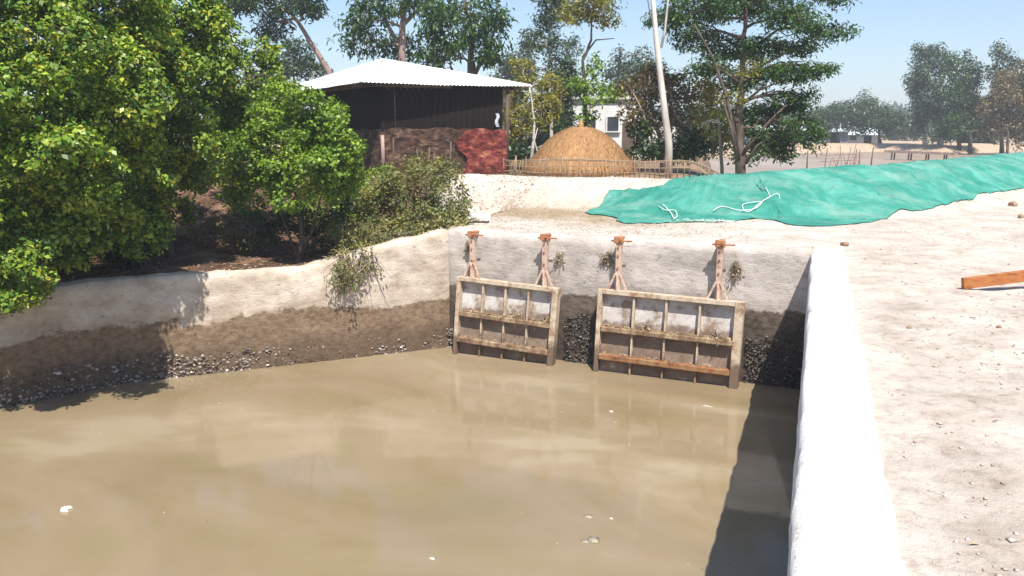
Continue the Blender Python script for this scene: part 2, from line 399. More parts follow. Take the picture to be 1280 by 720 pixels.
tag(hw, 'pale cement headwall carrying the two sluice gates, dark and wet at its foot', 'wall')
def wingtop(s): return -.02 - .49*np.clip(s/2.5, 0, 1)**1.15 + .035*fbm(s*1.6, s*0, 4, 4)
ww = wall('wing_wall', [WING[0]+Vector((.05, -.03, 0))]+WING[1:], .36, wingtop, -3.0, m_wing, '', 11, .030, side=-1)
tag(ww, 'low cream rendered wall below the bushes, stained brown above the waterline', 'wall')
rw = wall('basin_side_wall', [Vector((0, -3, 0)), Vector((0, 12.62, 0))], .45, lambda s: .005*np.sin(s*.9)+.012*fbm(s*1.1, s*0, 6, 3), -3.0, m_white, '', 21, .012, side=-1, chip_k=.45)
tag(rw, 'long white topped concrete wall running away along the right of the basin', 'wall')
nw = wall('basin_near_wall', [Vector((-12.6, .5, 0)), Vector((0, .5, 0))], .4, lambda s: np.full_like(s, -.03), -3.0, m_conc, '', 31, .012, side=-1)
tag(nw, 'cement wall closing the basin on the near side under the viewer', 'wall')

# ------------------------------------------------------------------ sluice gates
HWANG = math.atan2(HWB.y-HWA.y, HWB.x-HWA.x); HWD = (HWB-HWA).normalized(); HWN = Vector((HWD.y, -HWD.x, 0))   # out of the wall, to the water
def M_gateplate():
    m, nt, out = newmat('worn_gate_plate'); g = N(nt); geo = g.n('ShaderNodeNewGeometry'); sp = g.n('ShaderNodeSeparateXYZ'); g.l(geo.outputs['Position'], sp.inputs[0])
    p = geo.outputs['Position']; big = g.noise(p, 3.2, 6, .65); fi = g.noise(p, 22, 5, .7)
    dry = g.ramp(big, [(.38, (.30, .22, .16)), (.46, (.54, .49, .45)), (.66, (.68, .655, .63))]); wet = g.ramp(big, [(.4, (.20, .14, .10)), (.6, (.30, .22, .17)), (.70, (.55, .47, .40))])
    hh = g.math('ADD', sp.outputs[2], g.math('MULTIPLY', g.math('SUBTRACT', g.noise(p, 5, 6, .7), .5), .35))
    mk = g.n('ShaderNodeMapRange', interpolation_type='SMOOTHSTEP'); g.l(hh, mk.inputs[0]); mk.inputs[1].default_value = -1.36; mk.inputs[2].default_value = -1.27
    c = g.mix(mk.outputs[0], wet, dry); c = g.mix(.4, c, g.ramp(fi, [(.3, .45), (.6, 1.)]), 'MULTIPLY')
    g.pbsdf(out, c, .8, g.bump(fi, .4, .01), .3); return m
def M_gateframe(name, c1, c2, c3, lvl):
    m, nt, out = newmat(name); g = N(nt); geo = g.n('ShaderNodeNewGeometry'); sp = g.n('ShaderNodeSeparateXYZ'); p = geo.outputs['Position']; g.l(p, sp.inputs[0])
    big = g.noise(p, 6, 6, .7); fi = g.noise(p, 40, 5, .7)
    c = g.ramp(big, [(.34, c3), (.47, c1), (.62, c2)])
    hh = g.math('ADD', sp.outputs[2], g.math('MULTIPLY', g.math('SUBTRACT', big, .5), .4))
    mk = g.n('ShaderNodeMapRange', interpolation_type='SMOOTHSTEP'); g.l(hh, mk.inputs[0]); mk.inputs[1].default_value = lvl-.12; mk.inputs[2].default_value = lvl+.08
    c = g.mix(mk.outputs[0], (.17, .115, .08), c); c = g.mix(.35, c, g.ramp(fi, [(.3, .45), (.6, 1.)]), 'MULTIPLY')
    g.pbsdf(out, c, .78, g.bump(fi, .5, .008), .3); return m
m_gplate = M_gateplate()
m_gframe = M_gateframe('painted_gate_frame', (.48, .38, .27), (.60, .50, .39), (.28, .15, .08), -1.75)
m_gmud = M_noise('muddy_ledge', (.13, .08, .05), (.24, .155, .095), 8, .9, .7, 40, .012, c3=(.40, .29, .18))
m_grust = M_noise('rusted_bottom_rail', (.15, .07, .04), (.30, .135, .06), 8, .9, .7, 40, .012, c3=(.27, .20, .10))
m_arm = M_noise('faded_pink_arm', (.46, .28, .20), (.64, .49, .39), 6, .8, .5, 40, .006, c3=(.34, .15, .09), lo=.36, hi=.7)
m_weed = M_island('dry_weed', [(.24, .17, .10), (.36, .27, .17), (.15, .11, .06), (.48, .38, .26)], .9)
def weed(path_c, n, spread, length, mat=None, parent=None, name='dry_weed_tuft', down=False, label=None, loc=None, cat='weed', grp=None, thin=.006):
    mb = MB()
    for i in range(n):
        b = Vector(path_c)+Vector((random.uniform(-1, 1)*spread[0], random.uniform(-1, 1)*spread[1], random.uniform(-1, 1)*spread[2]))
        dr = Vector((random.gauss(0, 1), random.gauss(-.45, .6), random.gauss(-.9 if down else .4, .7))).normalized()
        l = length*random.uniform(.4, 1.1); m = b+dr*l*.5+Vector((0, 0, .02)); e = b+dr*l+Vector((0, 0, -l*.35))
        mb.tube([b, m, e], [thin, thin*.8, thin*.3], 3, False)
        for k in range(3):
            q = b.lerp(e, random.random()); a = Vector((random.gauss(0, 1), random.gauss(0, 1), random.gauss(0, 1))).normalized()*.036; c_ = a.cross(dr)
            i0 = len(mb.v); mb.v += [tuple(q), tuple(q+a*.6+c_*.35), tuple(q+a*1.5), tuple(q+a*.6-c_*.35)]; mb.f.append((i0, i0+1, i0+2, i0+3))
    o = mb.build(name, mat or m_weed, parent)
    if label: tag(o, label, cat, grp)
    else: o['kind'] = 'stuff'
    return o
def gate(s0, s1, ztl, ztr, armpos, armtop, label, wide):
    """s0,s1: distance along the headwall from its left end; the flap hangs 0.2 m proud and leans out at the foot"""
    a = HWA+HWD*s0; b = HWA+HWD*s1; w = s1-s0; ctr = (a+b)/2+HWN*.16
    root = empty('sluice_gate', (ctr.x, ctr.y, -2.3), label, 'sluice gate', 'flap gates hung on the headwall', HWANG)
    H = (ztl+ztr)/2+2.3; roll = math.atan2(ztr-ztl, w)
    R = Matrix.Rotation(-roll, 3, 'Y') @ Matrix.Rotation(math.radians(-5), 3, 'X')
    def T(x, y, z):
        # hinge at the top: lean the foot outwards
        p = Vector((x, y, z-H)); return R @ p + Vector((0, 0, H))
    def bx(name, x0, x1, y0, y1, z0, z1, mat, bev=.006):
        mb = MB(); mb.box((0, 0, 0), (x1-x0, y1-y0, z1-z0)); c0 = Vector(((x0+x1)/2, (y0+y1)/2, (z0+z1)/2))
        mb.v = [tuple(T(*(Vector(v)+c0))) for v in mb.v]
        return mb.build(name, mat, root, bevel=bev)
    hw_ = w/2; sw = .13 if wide else .10; lo = -.35
    bx('back_plate', -hw_+.03, hw_-.03, -.02, .01, lo, H-.04, m_gplate)
    bx('side_stile', -hw_, -hw_+.075, -.14, .03, lo, H-.002, m_gframe); bx('side_stile', hw_-sw, hw_, -.14, .03, lo, H-.002, m_gframe)
    bx('top_rail', -hw_+.077, hw_-sw-.002, -.15, .03, H-.075, H, m_gframe)
    zm = H*.565; zb = .385
    bx('middle_rail', -hw_+.077, hw_-sw-.002, -.155, -.022, zm-.045, zm+.045, m_gmud, .014)
    bx('bottom_rail', -hw_+.077, hw_-sw-.002, -.17, -.022, zb-.05, zb+.045, m_grust if wide else m_gmud, .014)
    iw = w-.075-sw
    for k in (1, 2, 3):
        x = -hw_+.075+iw*k/4
        bx('rib', x-.016, x+.016, -.115, -.022, zm+.047, H-.077, m_gframe, .003)
        bx('rib', x-.014, x+.014, -.105, -.022, zb+.047, zm-.047, m_gframe, .003)
        bx('rib', x-.014, x+.014, -.105, -.022, lo, zb-.052, m_gmud, .003)
    # mud and weed caught on the ledges
    mb = MB()
    for k in range(110):
        x = random.uniform(-hw_+.12, hw_-sw-.05); zl = zm+.048 if random.random() < .75 else zb+.048
        s = random.uniform(.012, .04)
        p = T(x, random.uniform(-.14, -.05), zl+s*.25); Mx = Matrix.Rotation(random.random()*6, 3, 'Z') @ Matrix.Rotation(random.random(), 3, 'X')
        mb.box(p, (s*1.6, s, s*.7), Mx, s*.25)
    o = mb.build('mud_clods', m_gmud, root); o['kind'] = 'stuff'
    for f in ((.62, .9) if not wide else (.82, .35)):
        weed(T(-hw_+w*f, -.06, zm+.07), 16, (.10, .02, .03), .17, parent=root, name='caught_weed')
    # hinge arms
    for (sa, zt) in zip(armpos, armtop):
        x = sa-(s0+s1)/2; zr = H+(x/w)*(ztr-ztl)
        zt = zt+2.3
        mb = MB(); mb.box((x, -.04, (zr+zt)/2), (.085, .03, zt-zr)); arm = mb.build('hinge_arm', m_arm, root, bevel=.004)
        m2 = MB(); m2.box((x+.035, .0, (zr+zt)/2), (.014, .09, zt-zr-.02)); m2.build('flange', m_arm, arm, bevel=.002)
        for sg in (-1, 1):
            c_, sz, Mx = between((x+sg*.035, -.06, zr+.27), (x+sg*.15, -.07, zr+.005), .02, .035)
            MB().box(c_, sz, Mx).build('brace', m_arm, root, bevel=.003)
        c_, sz, Mx = between((x, -.075, zr+.27), (x+.02, -.13, zr+.005), .02, .035); MB().box(c_, sz, Mx).build('brace', m_arm, root, bevel=.003)
        hd = MB(); hd.box((x, -.045, zt+.03), (.15, .055, .11)); hd.box((x+.0, .06, zt+.05), (.09, .2, .05)); h = hd.build('hinge_head', m_rust, root, bevel=.008)
        pn = MB(); pn.tube([(x-.12, -.05, zt+.015), (x+.22, -.05, zt+.02)], .013, 8); pn.build('hinge_pin', m_rust, h, True)
        for q in (.08, .22, .42): MB().tube([(x, -.052, zt-q), (x, -.075, zt-q)], .016, 6).build('bolt', m_rust, arm)
        MB().tube([(x+.04, -.07, zt+.04), (x+.04, -.1, zt+.04)], .02, 6).build('bolt', m_rust, arm)
    return root
# positions along the headwall (left end = 0)
gate(.36, 2.24, -.78, -.85, (.61, 1.96), (-.06, -.04), 'smaller left sluice gate, pale worn flap with muddy lower half hanging on two arms', False)
gate(2.93, 5.23, -.80, -.83, (3.23, 4.82), (-.02, .01), 'wider right sluice gate, pale worn flap with rusty bottom rail hanging on two arms', True)
def onwall(s, z, out=.03): p = HWA+HWD*s+HWN*out; return Vector((p.x, p.y, z))
for s, z, n, lab in ((2.16, -.40, 14, 'small dry weed on the headwall right of the second gate arm'), (3.00, -.35, 26, 'dry weed tuft on the headwall left of the third gate arm'),
                     (5.05, -.38, 34, 'largest dry weed tuft, on the headwall right of the rightmost gate arm'), (.46, -.28, 14, 'wispy dry weed on the headwall beside the leftmost gate arm')):
    p = onwall(s, z, .02); weed(p, int(n*1.6), (.07, .012, .11), .13, name='wall_weed', label=lab, grp='weeds rooted in the headwall')

# ------------------------------------------------------------------ oysters and mud at the waterline
m_shell_dark = M_island('dark_oyster_shell', [(.05, .04, .033), (.12, .095, .075), (.07, .055, .045), (.26, .22, .19), (.09, .07, .055), (.15, .12, .10)], .7)
m_shell = M_island('oyster_shell', [(.10, .075, .06), (.34, .28, .23), (.15, .11, .085), (.66, .60, .54), (.22, .17, .13), (.48, .41, .35), (.13, .10, .08)], .7)
def shells(name, path, n, z0, z1, size, label, out=.03, nrm=1, mat=None):
    V = []; F = []; segs = list(zip(path[:-1], path[1:])); ls = [(b-a).length for a, b in segs]
    for i in range(n):
        a, b = random.choices(segs, ls)[0]; t = (b-a).normalized(); nn = Vector((t.y, -t.x, 0))*nrm
        s = a.lerp(b, random.random()); dens = float(n2(np.array([s.x*1.3]), np.array([s.y*1.3]), 5)[0])
        z = z0+(z1-z0)*(random.random()**1.5)*(1+.35*dens); p = s+nn*(out*random.uniform(-.3, 1.2)); p.z = z
        r = size*random.uniform(.45, 1.25); M = Matrix.Rotation(random.uniform(0, 6.3), 3, 'Z') @ Matrix.Rotation(random.uniform(.2, 2.2), 3, 'X')
        k = len(V); V.append(p+M@Vector((0, 0, r*.45)))
        for j in range(6):
            an = j*PI/3; V.append(p+M@Vector((math.cos(an)*r*(1.25 if j == 0 else 1), math.sin(an)*r*.7, random.uniform(-.15, .1)*r)))
        for j in range(6): F.append((k, k+1+j, k+1+(j+1) % 6))
    me = bpy.data.meshes.new(name); me.from_pydata([tuple(v) for v in V], [], F); me.update()
    o = link(name, me, mat or m_shell); tag(o, label, 'shells', kind='stuff'); return o
shells('oyster_shells', [WING[0], WING[1], WING[2], WING[2].lerp(WING[3], .3)], 12000, -2.16, -1.80, .032, 'crust of grey oyster shells along the waterline of the left wall', .11)
shells('oyster_shells', [HWA+HWD*2.28, HWA+HWD*2.9], 1300, -2.2, -1.25, .023, 'dark oyster crust on the pier between the two gates', .04, mat=m_shell_dark)
shells('oyster_shells', [HWA+HWD*5.26, HWB], 1200, -2.2, -1.3, .023, 'dark oyster crust on the headwall right of the wide gate', .04, mat=m_shell_dark)
shells('oyster_shells', [HWA, HWA+HWD*.34], 200, -2.2, -1.7, .036, 'small patch of oyster shells in the corner left of the smaller gate', .04)

# ------------------------------------------------------------------ foliage
def leaf_mesh(name, C_, Nrm, Ax, ln, wd):
    n = len(C_); Ax = Ax - Nrm*np.sum(Ax*Nrm, 1)[:, None]; Ax /= np.linalg.norm(Ax, axis=1)[:, None]+1e-9
    S = np.cross(Nrm, Ax); ln = ln[:, None]; wd = wd[:, None]
    V = np.empty((n, 4, 3), np.float32)
    V[:, 0] = C_-Ax*ln*.5; V[:, 1] = C_+S*wd*.5+Nrm*wd*.18+Ax*ln*.05; V[:, 2] = C_+Ax*ln*.5-Nrm*ln*.12; V[:, 3] = C_-S*wd*.5+Nrm*wd*.18+Ax*ln*.05
    F = np.arange(n*4).reshape(n, 4)
    return mesh_np(name, V.reshape(-1, 3), F)
def unit(n): v = RNG.normal(size=(n, 3)); return v/np.linalg.norm(v, axis=1)[:, None]
def sublobes(lobes, k, seed):
    rg = np.random.default_rng(seed+99); o = []; par = []
    for (px, py, rx, ry, d) in lobes:
        n = k if max(rx, ry) > 18 else max(3, k//2)
        m0 = len(o); o.append((px, py, rx*.5, ry*.5, d)); par.append(-1)
        for i in range(n):
            a = 2*PI*(i+rg.uniform(-.3, .3))/n; q = rg.uniform(.5, .78); w = rg.uniform(.30, .52); zz = rg.uniform(-1, 1)
            o.append((px+math.cos(a)*rx*q, py+math.sin(a)*ry*q, rx*w, max(ry, rx*.4)*w*rg.uniform(.7, 1.05), d+zz*rx*MPP(d)*.7)); par.append(m0)
    return o, par
def crownpts(lobes, cov, leaf, per, rc, gap, flat=1.0):
    CC = []; OUT = []; LI = []
    for li, (px, py, rx, ry, d) in enumerate(lobes):
        c = np.array(P(px, py, d)); k = MPP(d); R = np.array([rx*k, rx*k*.9, ry*k])
        n = int(cov*PI*rx*ry/((leaf[0]*leaf[1]*.55)/(k*k))); nc = max(6, int(n/per/(1-gap*.6)))
        u = unit(nc); r = RNG.uniform(.12, 1, nc)**(1/2.2)
        low = n3(u*2.2+li*3.1, 3); r = r*(1+.30*low)
        p = c+u*r[:, None]*R
        g = n3(p*(1.6/max(R.max(), .5)*1.6)+7, 5)+.5*n3(p*(5/max(R.max(), .5)), 8)
        keep = g > np.quantile(g, gap*.6); p = p[keep]; u = u[keep]
        CC.append(p); OUT.append(u); LI += [li]*len(p)
    return np.concatenate(CC), np.concatenate(OUT), np.array(LI)
COVK = 2.1
def tree(name, label, cat, trunk, r0, lobes, mat, leaf=(.07, .045), cov=2.4, per=16, rc=None, gap=.35, bark=None, up=.6, droop=0.0, group=None,
         limb_r=None, twigs=.12, seed=0, forks=(), limb_from=.35, base=None, rnd=.8, crown='crown', sub=8):
    """trunk: survey points (x, y, d) from the ground up; lobes: leaf masses"""
    global RNG; RNG = np.random.default_rng(seed+len(lobes)*13+int(abs(trunk[0][0]))); random.seed(seed+5)
    bark = bark or m_bark; tp = [P(*t) for t in trunk]
    b = tp[0].copy(); b.z = hz(b.x, b.y)-.05; tp[0] = b.copy() if len(tp) > 1 else b
    root = empty(name, b, label, cat, group)
    # smooth the trunk path
    pts = []
    for i in range(len(tp)-1):
        for k in range(4):
            t = k/4; q = tp[i].lerp(tp[i+1], t); pts.append(q+Vector((random.gauss(0, 1), random.gauss(0, 1), 0))*r0*.15*(0 if i == 0 and k == 0 else 1))
    pts.append(tp[-1]); m = len(pts)
    mb = MB(); rr = [r0*(1-.72*i/(m-1))*(1.25 if i == 0 else 1) for i in range(m)]
    mb.tube([p-b for p in pts], rr, 9)
    t_o = mb.build('trunk', bark, root, True)
    rc = rc or leaf[0]*2.1
    lobes, par = sublobes(lobes, sub, seed); ends = {}
    CC, OUT, LI = crownpts(lobes, cov*COVK, leaf, per, rc, gap)
    br = MB(); lr = limb_r or r0*.30
    for li, (px, py, rx, ry, d) in enumerate(lobes):
        c = P(px, py, d); best = min(range(int(m*limb_from), m), key=lambda i: (pts[i]-c).length+max(0, pts[i].z-c.z)*1.2)
        a = pts[best]
        if par[li] >= 0: a = ends[par[li]][random.randint(2, 4)]
        v = c-a; n = 5; path = []
        for k in range(n+1):
            t = k/n; q = a.lerp(c, t)+Vector((0, 0, .10*v.length*math.sin(PI*t)*(1 if v.z > -.2 else -.3)))
            if 0 < k: q += Vector((random.gauss(0, 1), random.gauss(0, 1), random.gauss(0, 1)))*v.length*.035
            path.append(q)
        ends[li] = path; r1 = min(lr, rr[best]*.8)*(1 if par[li] < 0 else .38); br.tube([q-b for q in path], [r1*(1-.8*k/n) for k in range(n+1)], 6)
        ids = np.nonzero(LI == li)[0]; nt_ = min(14, max(2, int(len(ids)*twigs)))
        for j in RNG.choice(ids, min(nt_, len(ids)), replace=False):
            e = Vector(CC[j]); s = path[random.randint(2, n)]; mid = s.lerp(e, .5)+Vector((random.gauss(0, 1), random.gauss(0, 1), .4))*(e-s).length*.1
            q = max(r1*.16, .004); br.tube([s-b, mid-b, e-b], [q, q*.7, q*.35], 4, False)
    for fk in forks:
        fp = [P(*t[:3])-b for t in fk[0]]; n = len(fp); br.tube(fp, [fk[1]*(1-.7*i/(n-1)) for i in range(n)], 7)
    br.build('branches', bark, root, True)
    # leaves
    n = len(CC)*per; idx = np.repeat(np.arange(len(CC)), per)
    off = unit(n)*(RNG.random(n)**.5)[:, None]*rc; off[:, 2] *= .75
    C_ = CC[idx]+off; o_ = OUT[idx]*.55+off/rc*.5
    Nrm = o_+np.array([0, 0, up])+unit(n)*rnd; Nrm /= np.linalg.norm(Nrm, axis=1)[:, None]
    Ax = off/rc+unit(n)*.6+np.array([0, 0, -droop])
    sz = RNG.uniform(.5, 1.35, n)
    me = leaf_mesh(crown, C_-np.array(b), Nrm, Ax, leaf[0]*sz, leaf[1]*sz)
    o = link(crown, me, mat, root); o['kind'] = 'stuff'
    return root

mg = M_leaf('mangrove_leaf', [(.055, .13, .018), (.13, .24, .024), (.20, .32, .032), (.32, .43, .05), (.08, .18, .02), (.40, .42, .06)], .26, .42, .35)
mg2 = M_leaf('bright_bush_leaf', [(.10, .19, .022), (.20, .32, .035), (.28, .40, .05), (.14, .24, .03)], .26, .42, .35)
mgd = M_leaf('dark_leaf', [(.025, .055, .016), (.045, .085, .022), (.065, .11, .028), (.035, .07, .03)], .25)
mgt = M_leaf('green_compound_leaf', [(.035, .085, .025), (.06, .13, .03), (.10, .17, .035), (.05, .11, .045)], .3)
mgy = M_leaf('yellow_green_leaf', [(.22, .23, .03), (.32, .29, .045), (.13, .16, .03), (.38, .31, .07)], .35)
mgb = M_leaf('olive_brown_leaf', [(.17, .14, .045), (.10, .10, .035), (.24, .20, .05), (.20, .11, .06)], .3)
mgs = M_leaf('scrub_leaf', [(.20, .20, .06), (.28, .27, .08), (.13, .18, .045), (.38, .31, .18), (.12, .16, .045), (.22, .25, .07)], .3)
mgf = M_leaf('far_leaf', [(.05, .09, .04), (.08, .12, .05), (.06, .10, .06)], .25)
mgfb = M_leaf('far_brown_leaf', [(.19, .14, .07), (.13, .12, .05), (.24, .17, .09)], .25)
# ---- mangroves and scrub along the left wall
tree('mangrove_tree', 'huge bright green mangrove filling the left edge and overhanging the low wall', 'tree', [(60, 340, 12.6), (70, 270, 12), (80, 170, 11.2), (90, 60, 11)], .11,
     [(30, 40, 100, 80, 10.8), (130, 20, 90, 70, 11.8), (-70, 120, 100, 130, 11), (50, 150, 95, 75, 10.2), (140, 110, 75, 70, 11.3), (30, 250, 75, 62, 10.6), (105, 215, 48, 52, 10.3),
      (15, 340, 58, 48, 10.5), (-80, 300, 90, 110, 10.6), (60, -60, 130, 70, 11.5), (165, 185, 40, 40, 11.6), (120, 272, 58, 42, 11.6), (55, 300, 56, 46, 11.3), (175, 292, 40, 34, 12.4), (10, 350, 52, 38, 10.3), (85, 262, 60, 40, 10.9), (30, 290, 60, 40, 10.6), (-40, 300, 70, 60, 10.3)], mg, (.075, .046), 2.5, 13, .115, .5, twigs=.08, seed=1)
tree('mangrove_tree', 'second green mangrove right of the huge one, its crown reaching the gap of sky', 'tree', [(215, 320, 14.3), (205, 260, 14.2), (215, 170, 14), (230, 70, 14)], .08,
     [(215, 20, 68, 60, 13.6), (255, 80, 50, 60, 14), (195, 90, 60, 60, 13), (225, 160, 55, 48, 13.4), (180, 250, 44, 36, 13.1), (285, 130, 34, 44, 14.4), (190, 200, 40, 40, 13), (240, 215, 30, 26, 13.6), (330, 90, 22, 30, 15.2), (265, 25, 26, 28, 14.5), (335, 62, 18, 16, 15.2), (352, 108, 16, 14, 15), (310, 130, 30, 26, 14.8)],
     mg, (.075, .046), 2.3, 13, .12, .5, twigs=.1, seed=2)
tree('mangrove_shrub', 'round bright green shrub in front of the dark hut, behind the low wall', 'shrub', [(372, 330, 14.0), (378, 300, 14.1), (372, 260, 14.2), (365, 190, 14.2)], .06,
     [(365, 150, 62, 42, 14), (330, 195, 58, 45, 13.8), (400, 185, 52, 48, 13.8), (365, 225, 62, 36, 13.5), (425, 220, 34, 36, 13.9), (300, 160, 36, 40, 14.4), (350, 120, 26, 20, 14.2), (300, 225, 34, 30, 14.2), (415, 145, 22, 22, 14.2)],
     mg2, (.07, .044), 1.9, 13, .11, .45, twigs=.25, seed=3, forks=[([(372, 325, 14.0), (360, 290, 14.2), (340, 240, 14.3)], .035), ([(374, 325, 14.0), (392, 285, 14.1), (405, 230, 14.2)], .03)])
tree('scrub_bush', 'thin olive scrub bush with dry stems between the green shrub and the sandy bank', 'shrub', [(500, 300, 15.2), (505, 280, 15.2), (510, 240, 15.2)], .03,
     [(470, 250, 36, 34, 15), (515, 232, 44, 38, 15.1), (555, 255, 34, 34, 15.3), (525, 275, 42, 24, 14.8), (480, 285, 34, 20, 14.5), (555, 215, 24, 20, 15.4), (570, 270, 22, 22, 15.2)],
     mgs, (.07, .034), 1.15, 10, .16, .35, twigs=.6, seed=4, limb_from=0, bark=m_bamboo)
tree('scrub_bush', 'small scraggly bush drooping over the top of the low wall near its high end', 'shrub', [(445, 318, 14.1), (440, 305, 14)], .025,
     [(440, 318, 26, 22, 13.65), (432, 292, 28, 20, 13.9), (478, 300, 26, 16, 14.1), (428, 345, 18, 22, 13.3), (455, 338, 18, 16, 13.5), (520, 292, 26, 14, 14.4)], mgs, (.055, .028), .75, 9, .12, .3, twigs=.7, seed=5, limb_from=0, droop=.6, bark=m_bamboo)
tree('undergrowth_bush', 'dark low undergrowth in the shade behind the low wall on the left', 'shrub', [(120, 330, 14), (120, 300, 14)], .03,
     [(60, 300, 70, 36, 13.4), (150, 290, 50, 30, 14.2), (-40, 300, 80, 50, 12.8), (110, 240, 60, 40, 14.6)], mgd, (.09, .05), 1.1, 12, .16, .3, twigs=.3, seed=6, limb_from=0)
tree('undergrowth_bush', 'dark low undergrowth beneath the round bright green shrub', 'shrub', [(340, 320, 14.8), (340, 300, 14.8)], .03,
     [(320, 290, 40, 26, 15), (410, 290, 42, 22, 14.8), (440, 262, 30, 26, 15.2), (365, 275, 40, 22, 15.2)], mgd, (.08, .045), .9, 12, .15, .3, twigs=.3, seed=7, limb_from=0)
# ---- trees behind the hut
tree('dark_tree', 'dark feathery treetop in the upper left, with a leaning pale trunk beside the hut roof', 'tree', [(425, 215, 33), (412, 90, 33), (380, 40, 33), (345, -10, 33)], .16,
     [(345, -5, 56, 24, 33), (300, 5, 26, 14, 32), (340, 30, 22, 26, 33.5), (388, 12, 20, 10, 33)], mgd, (.24, .07), 1.6, 12, .4, .4, bark=m_bark_pink, seed=8)
tree('slender_tree', 'hazy blue-green slim tree left of the hut roof ridge', 'tree', [(372, 215, 46), (368, 120, 46), (366, 60, 46)], .1,
     [(368, 70, 22, 26, 46), (352, 88, 20, 16, 46), (390, 88, 20, 12, 46)], mgf, (.3, .12), 1.4, 10, .5, .35, seed=9)
tree('broadleaf_tree', 'large leafy green tree above the hut roof with forked pinkish trunks', 'tree', [(500, 215, 29), (502, 60, 29), (505, 10, 29), (515, -30, 29)], .17,
     [(470, 15, 34, 22, 28.5), (455, 52, 34, 20, 28.5), (505, 60, 40, 20, 29.5), (520, 5, 30, 14, 29), (440, 30, 16, 12, 28), (480, -20, 50, 20, 29)],
     mgt, (.20, .07), 1.0, 12, .36, .55, bark=m_bark_pink, droop=.7, seed=10, forks=[([(500, 60, 29), (484, 30, 28.8), (470, -8, 28.6)], .10), ([(505, 30, 29), (530, 5, 29), (560, -20, 29)], .08)])
tree('broadleaf_tree', 'dark green big-leaved tree behind the right half of the hut roof', 'tree', [(585, 215, 27), (588, 90, 27), (590, 50, 27), (580, 0, 27)], .16,
     [(565, 45, 38, 28, 27), (605, 48, 28, 26, 26.6), (585, 12, 36, 20, 27), (548, 72, 26, 16, 27.3), (622, 25, 18, 14, 26.5), (540, 20, 22, 20, 27), (612, 72, 14, 10, 26.6)],
     mgt, (.22, .075), 1.15, 12, .36, .5, bark=m_bark, droop=.8, seed=11, forks=[([(592, 95, 27), (605, 72, 26.8), (618, 40, 26.6)], .08)])
# ---- middle trees
tree('slim_tree', 'tall slim grey-green tree with thin pale trunk right of the hut roof', 'tree', [(690, 205, 31), (689, 150, 31), (686, 90, 31), (688, -20, 31)], .08,
     [(684, 30, 16, 36, 31), (692, 75, 12, 30, 31), (672, 55, 14, 16, 30.6), (690, -10, 24, 20, 31), (664, 90, 12, 10, 30.8), (700, 10, 12, 26, 31.2)], mgf, (.15, .05), 1.1, 10, .3, .5, bark=m_bark_pale, seed=12)
tree('yellow_leaf_tree', 'slender tree with a snaking dark trunk and a yellow top, above the straw stack', 'tree', [(731, 206, 27), (732, 170, 27), (731, 120, 27), (728, 75, 27), (740, 50, 27), (738, 15, 27)], .085,
     [(735, 8, 34, 20, 27), (715, 20, 20, 12, 26.6), (760, 22, 16, 14, 27.2), (748, -10, 30, 14, 27)], mgy, (.14, .06), 1.1, 12, .28, .45, bark=m_bark, seed=13,
     forks=[([(728, 72, 27), (745, 50, 27), (768, 48, 27)], .04), ([(730, 110, 27), (745, 95, 27), (752, 80, 27)], .03)])
tree('leafy_sapling', 'light green leafy sapling growing up the snaking dark trunk', 'tree', [(736, 208, 26.4), (736, 150, 26.4), (742, 90, 26.4)], .03,
     [(742, 115, 24, 18, 26.5), (742, 82, 14, 16, 26.5), (722, 108, 12, 12, 26.4), (736, 145, 9, 14, 26.4), (765, 120, 14, 10, 26.5)], mg2, (.14, .07), 1.0, 10, .26, .4, seed=14)
tree('yellow_thicket', 'yellow-olive thicket of dry leafy trees just right of the hut', 'tree', [(664, 206, 25), (668, 150, 25), (662, 110, 25)], .06,
     [(650, 150, 24, 22, 25), (680, 140, 22, 28, 25.4), (660, 110, 30, 22, 25.6), (650, 85, 16, 18, 26), (690, 110, 14, 20, 26), (640, 170, 14, 12, 25)], mgy, (.13, .06), 1.25, 12, .25, .4, seed=15,
     forks=[([(664, 205, 24.6), (672, 190, 24.6), (668, 176, 24.6), (672, 160, 24.6)], .03), ([(672, 185, 24.6), (684, 178, 24.6)], .02)], bark=m_bark_pale)
tree('evergreen_tree', 'dark blue-green bushy evergreen behind the left slope of the straw stack', 'tree', [(698, 200, 34), (700, 160, 34), (702, 110, 34)], .12,
     [(705, 165, 22, 34, 34), (690, 180, 24, 20, 33.5), (700, 120, 18, 28, 34.5), (660, 185, 26, 18, 33), (640, 192, 26, 14, 32), (708, 90, 10, 20, 35)], mgd, (.18, .08), 2.0, 12, .35, .25, seed=16)
tree('casuarina_tree', 'hazy blue casuarina far behind, between the yellow tree and the bare white trunk', 'tree', [(770, 190, 62), (772, 120, 62), (776, 60, 62)], .2,
     [(772, 95, 18, 30, 62), (792, 105, 22, 34, 60), (812, 95, 16, 28, 62), (755, 130, 22, 26, 60), (800, 70, 16, 12, 62)], mgf, (.3, .1), 1.2, 10, .6, .45, seed=17)
tree('casuarina_tree', 'hazy far tree seen low between the slim tree and the snaking trunk', 'tree', [(640, 190, 66), (640, 120, 66), (642, 70, 66)], .2,
     [(640, 90, 24, 28, 66), (660, 60, 14, 26, 66), (628, 120, 26, 30, 66), (715, 60, 10, 20, 66), (720, 110, 12, 26, 66)], mgf, (.34, .12), 1.3, 10, .55, .4, seed=18)
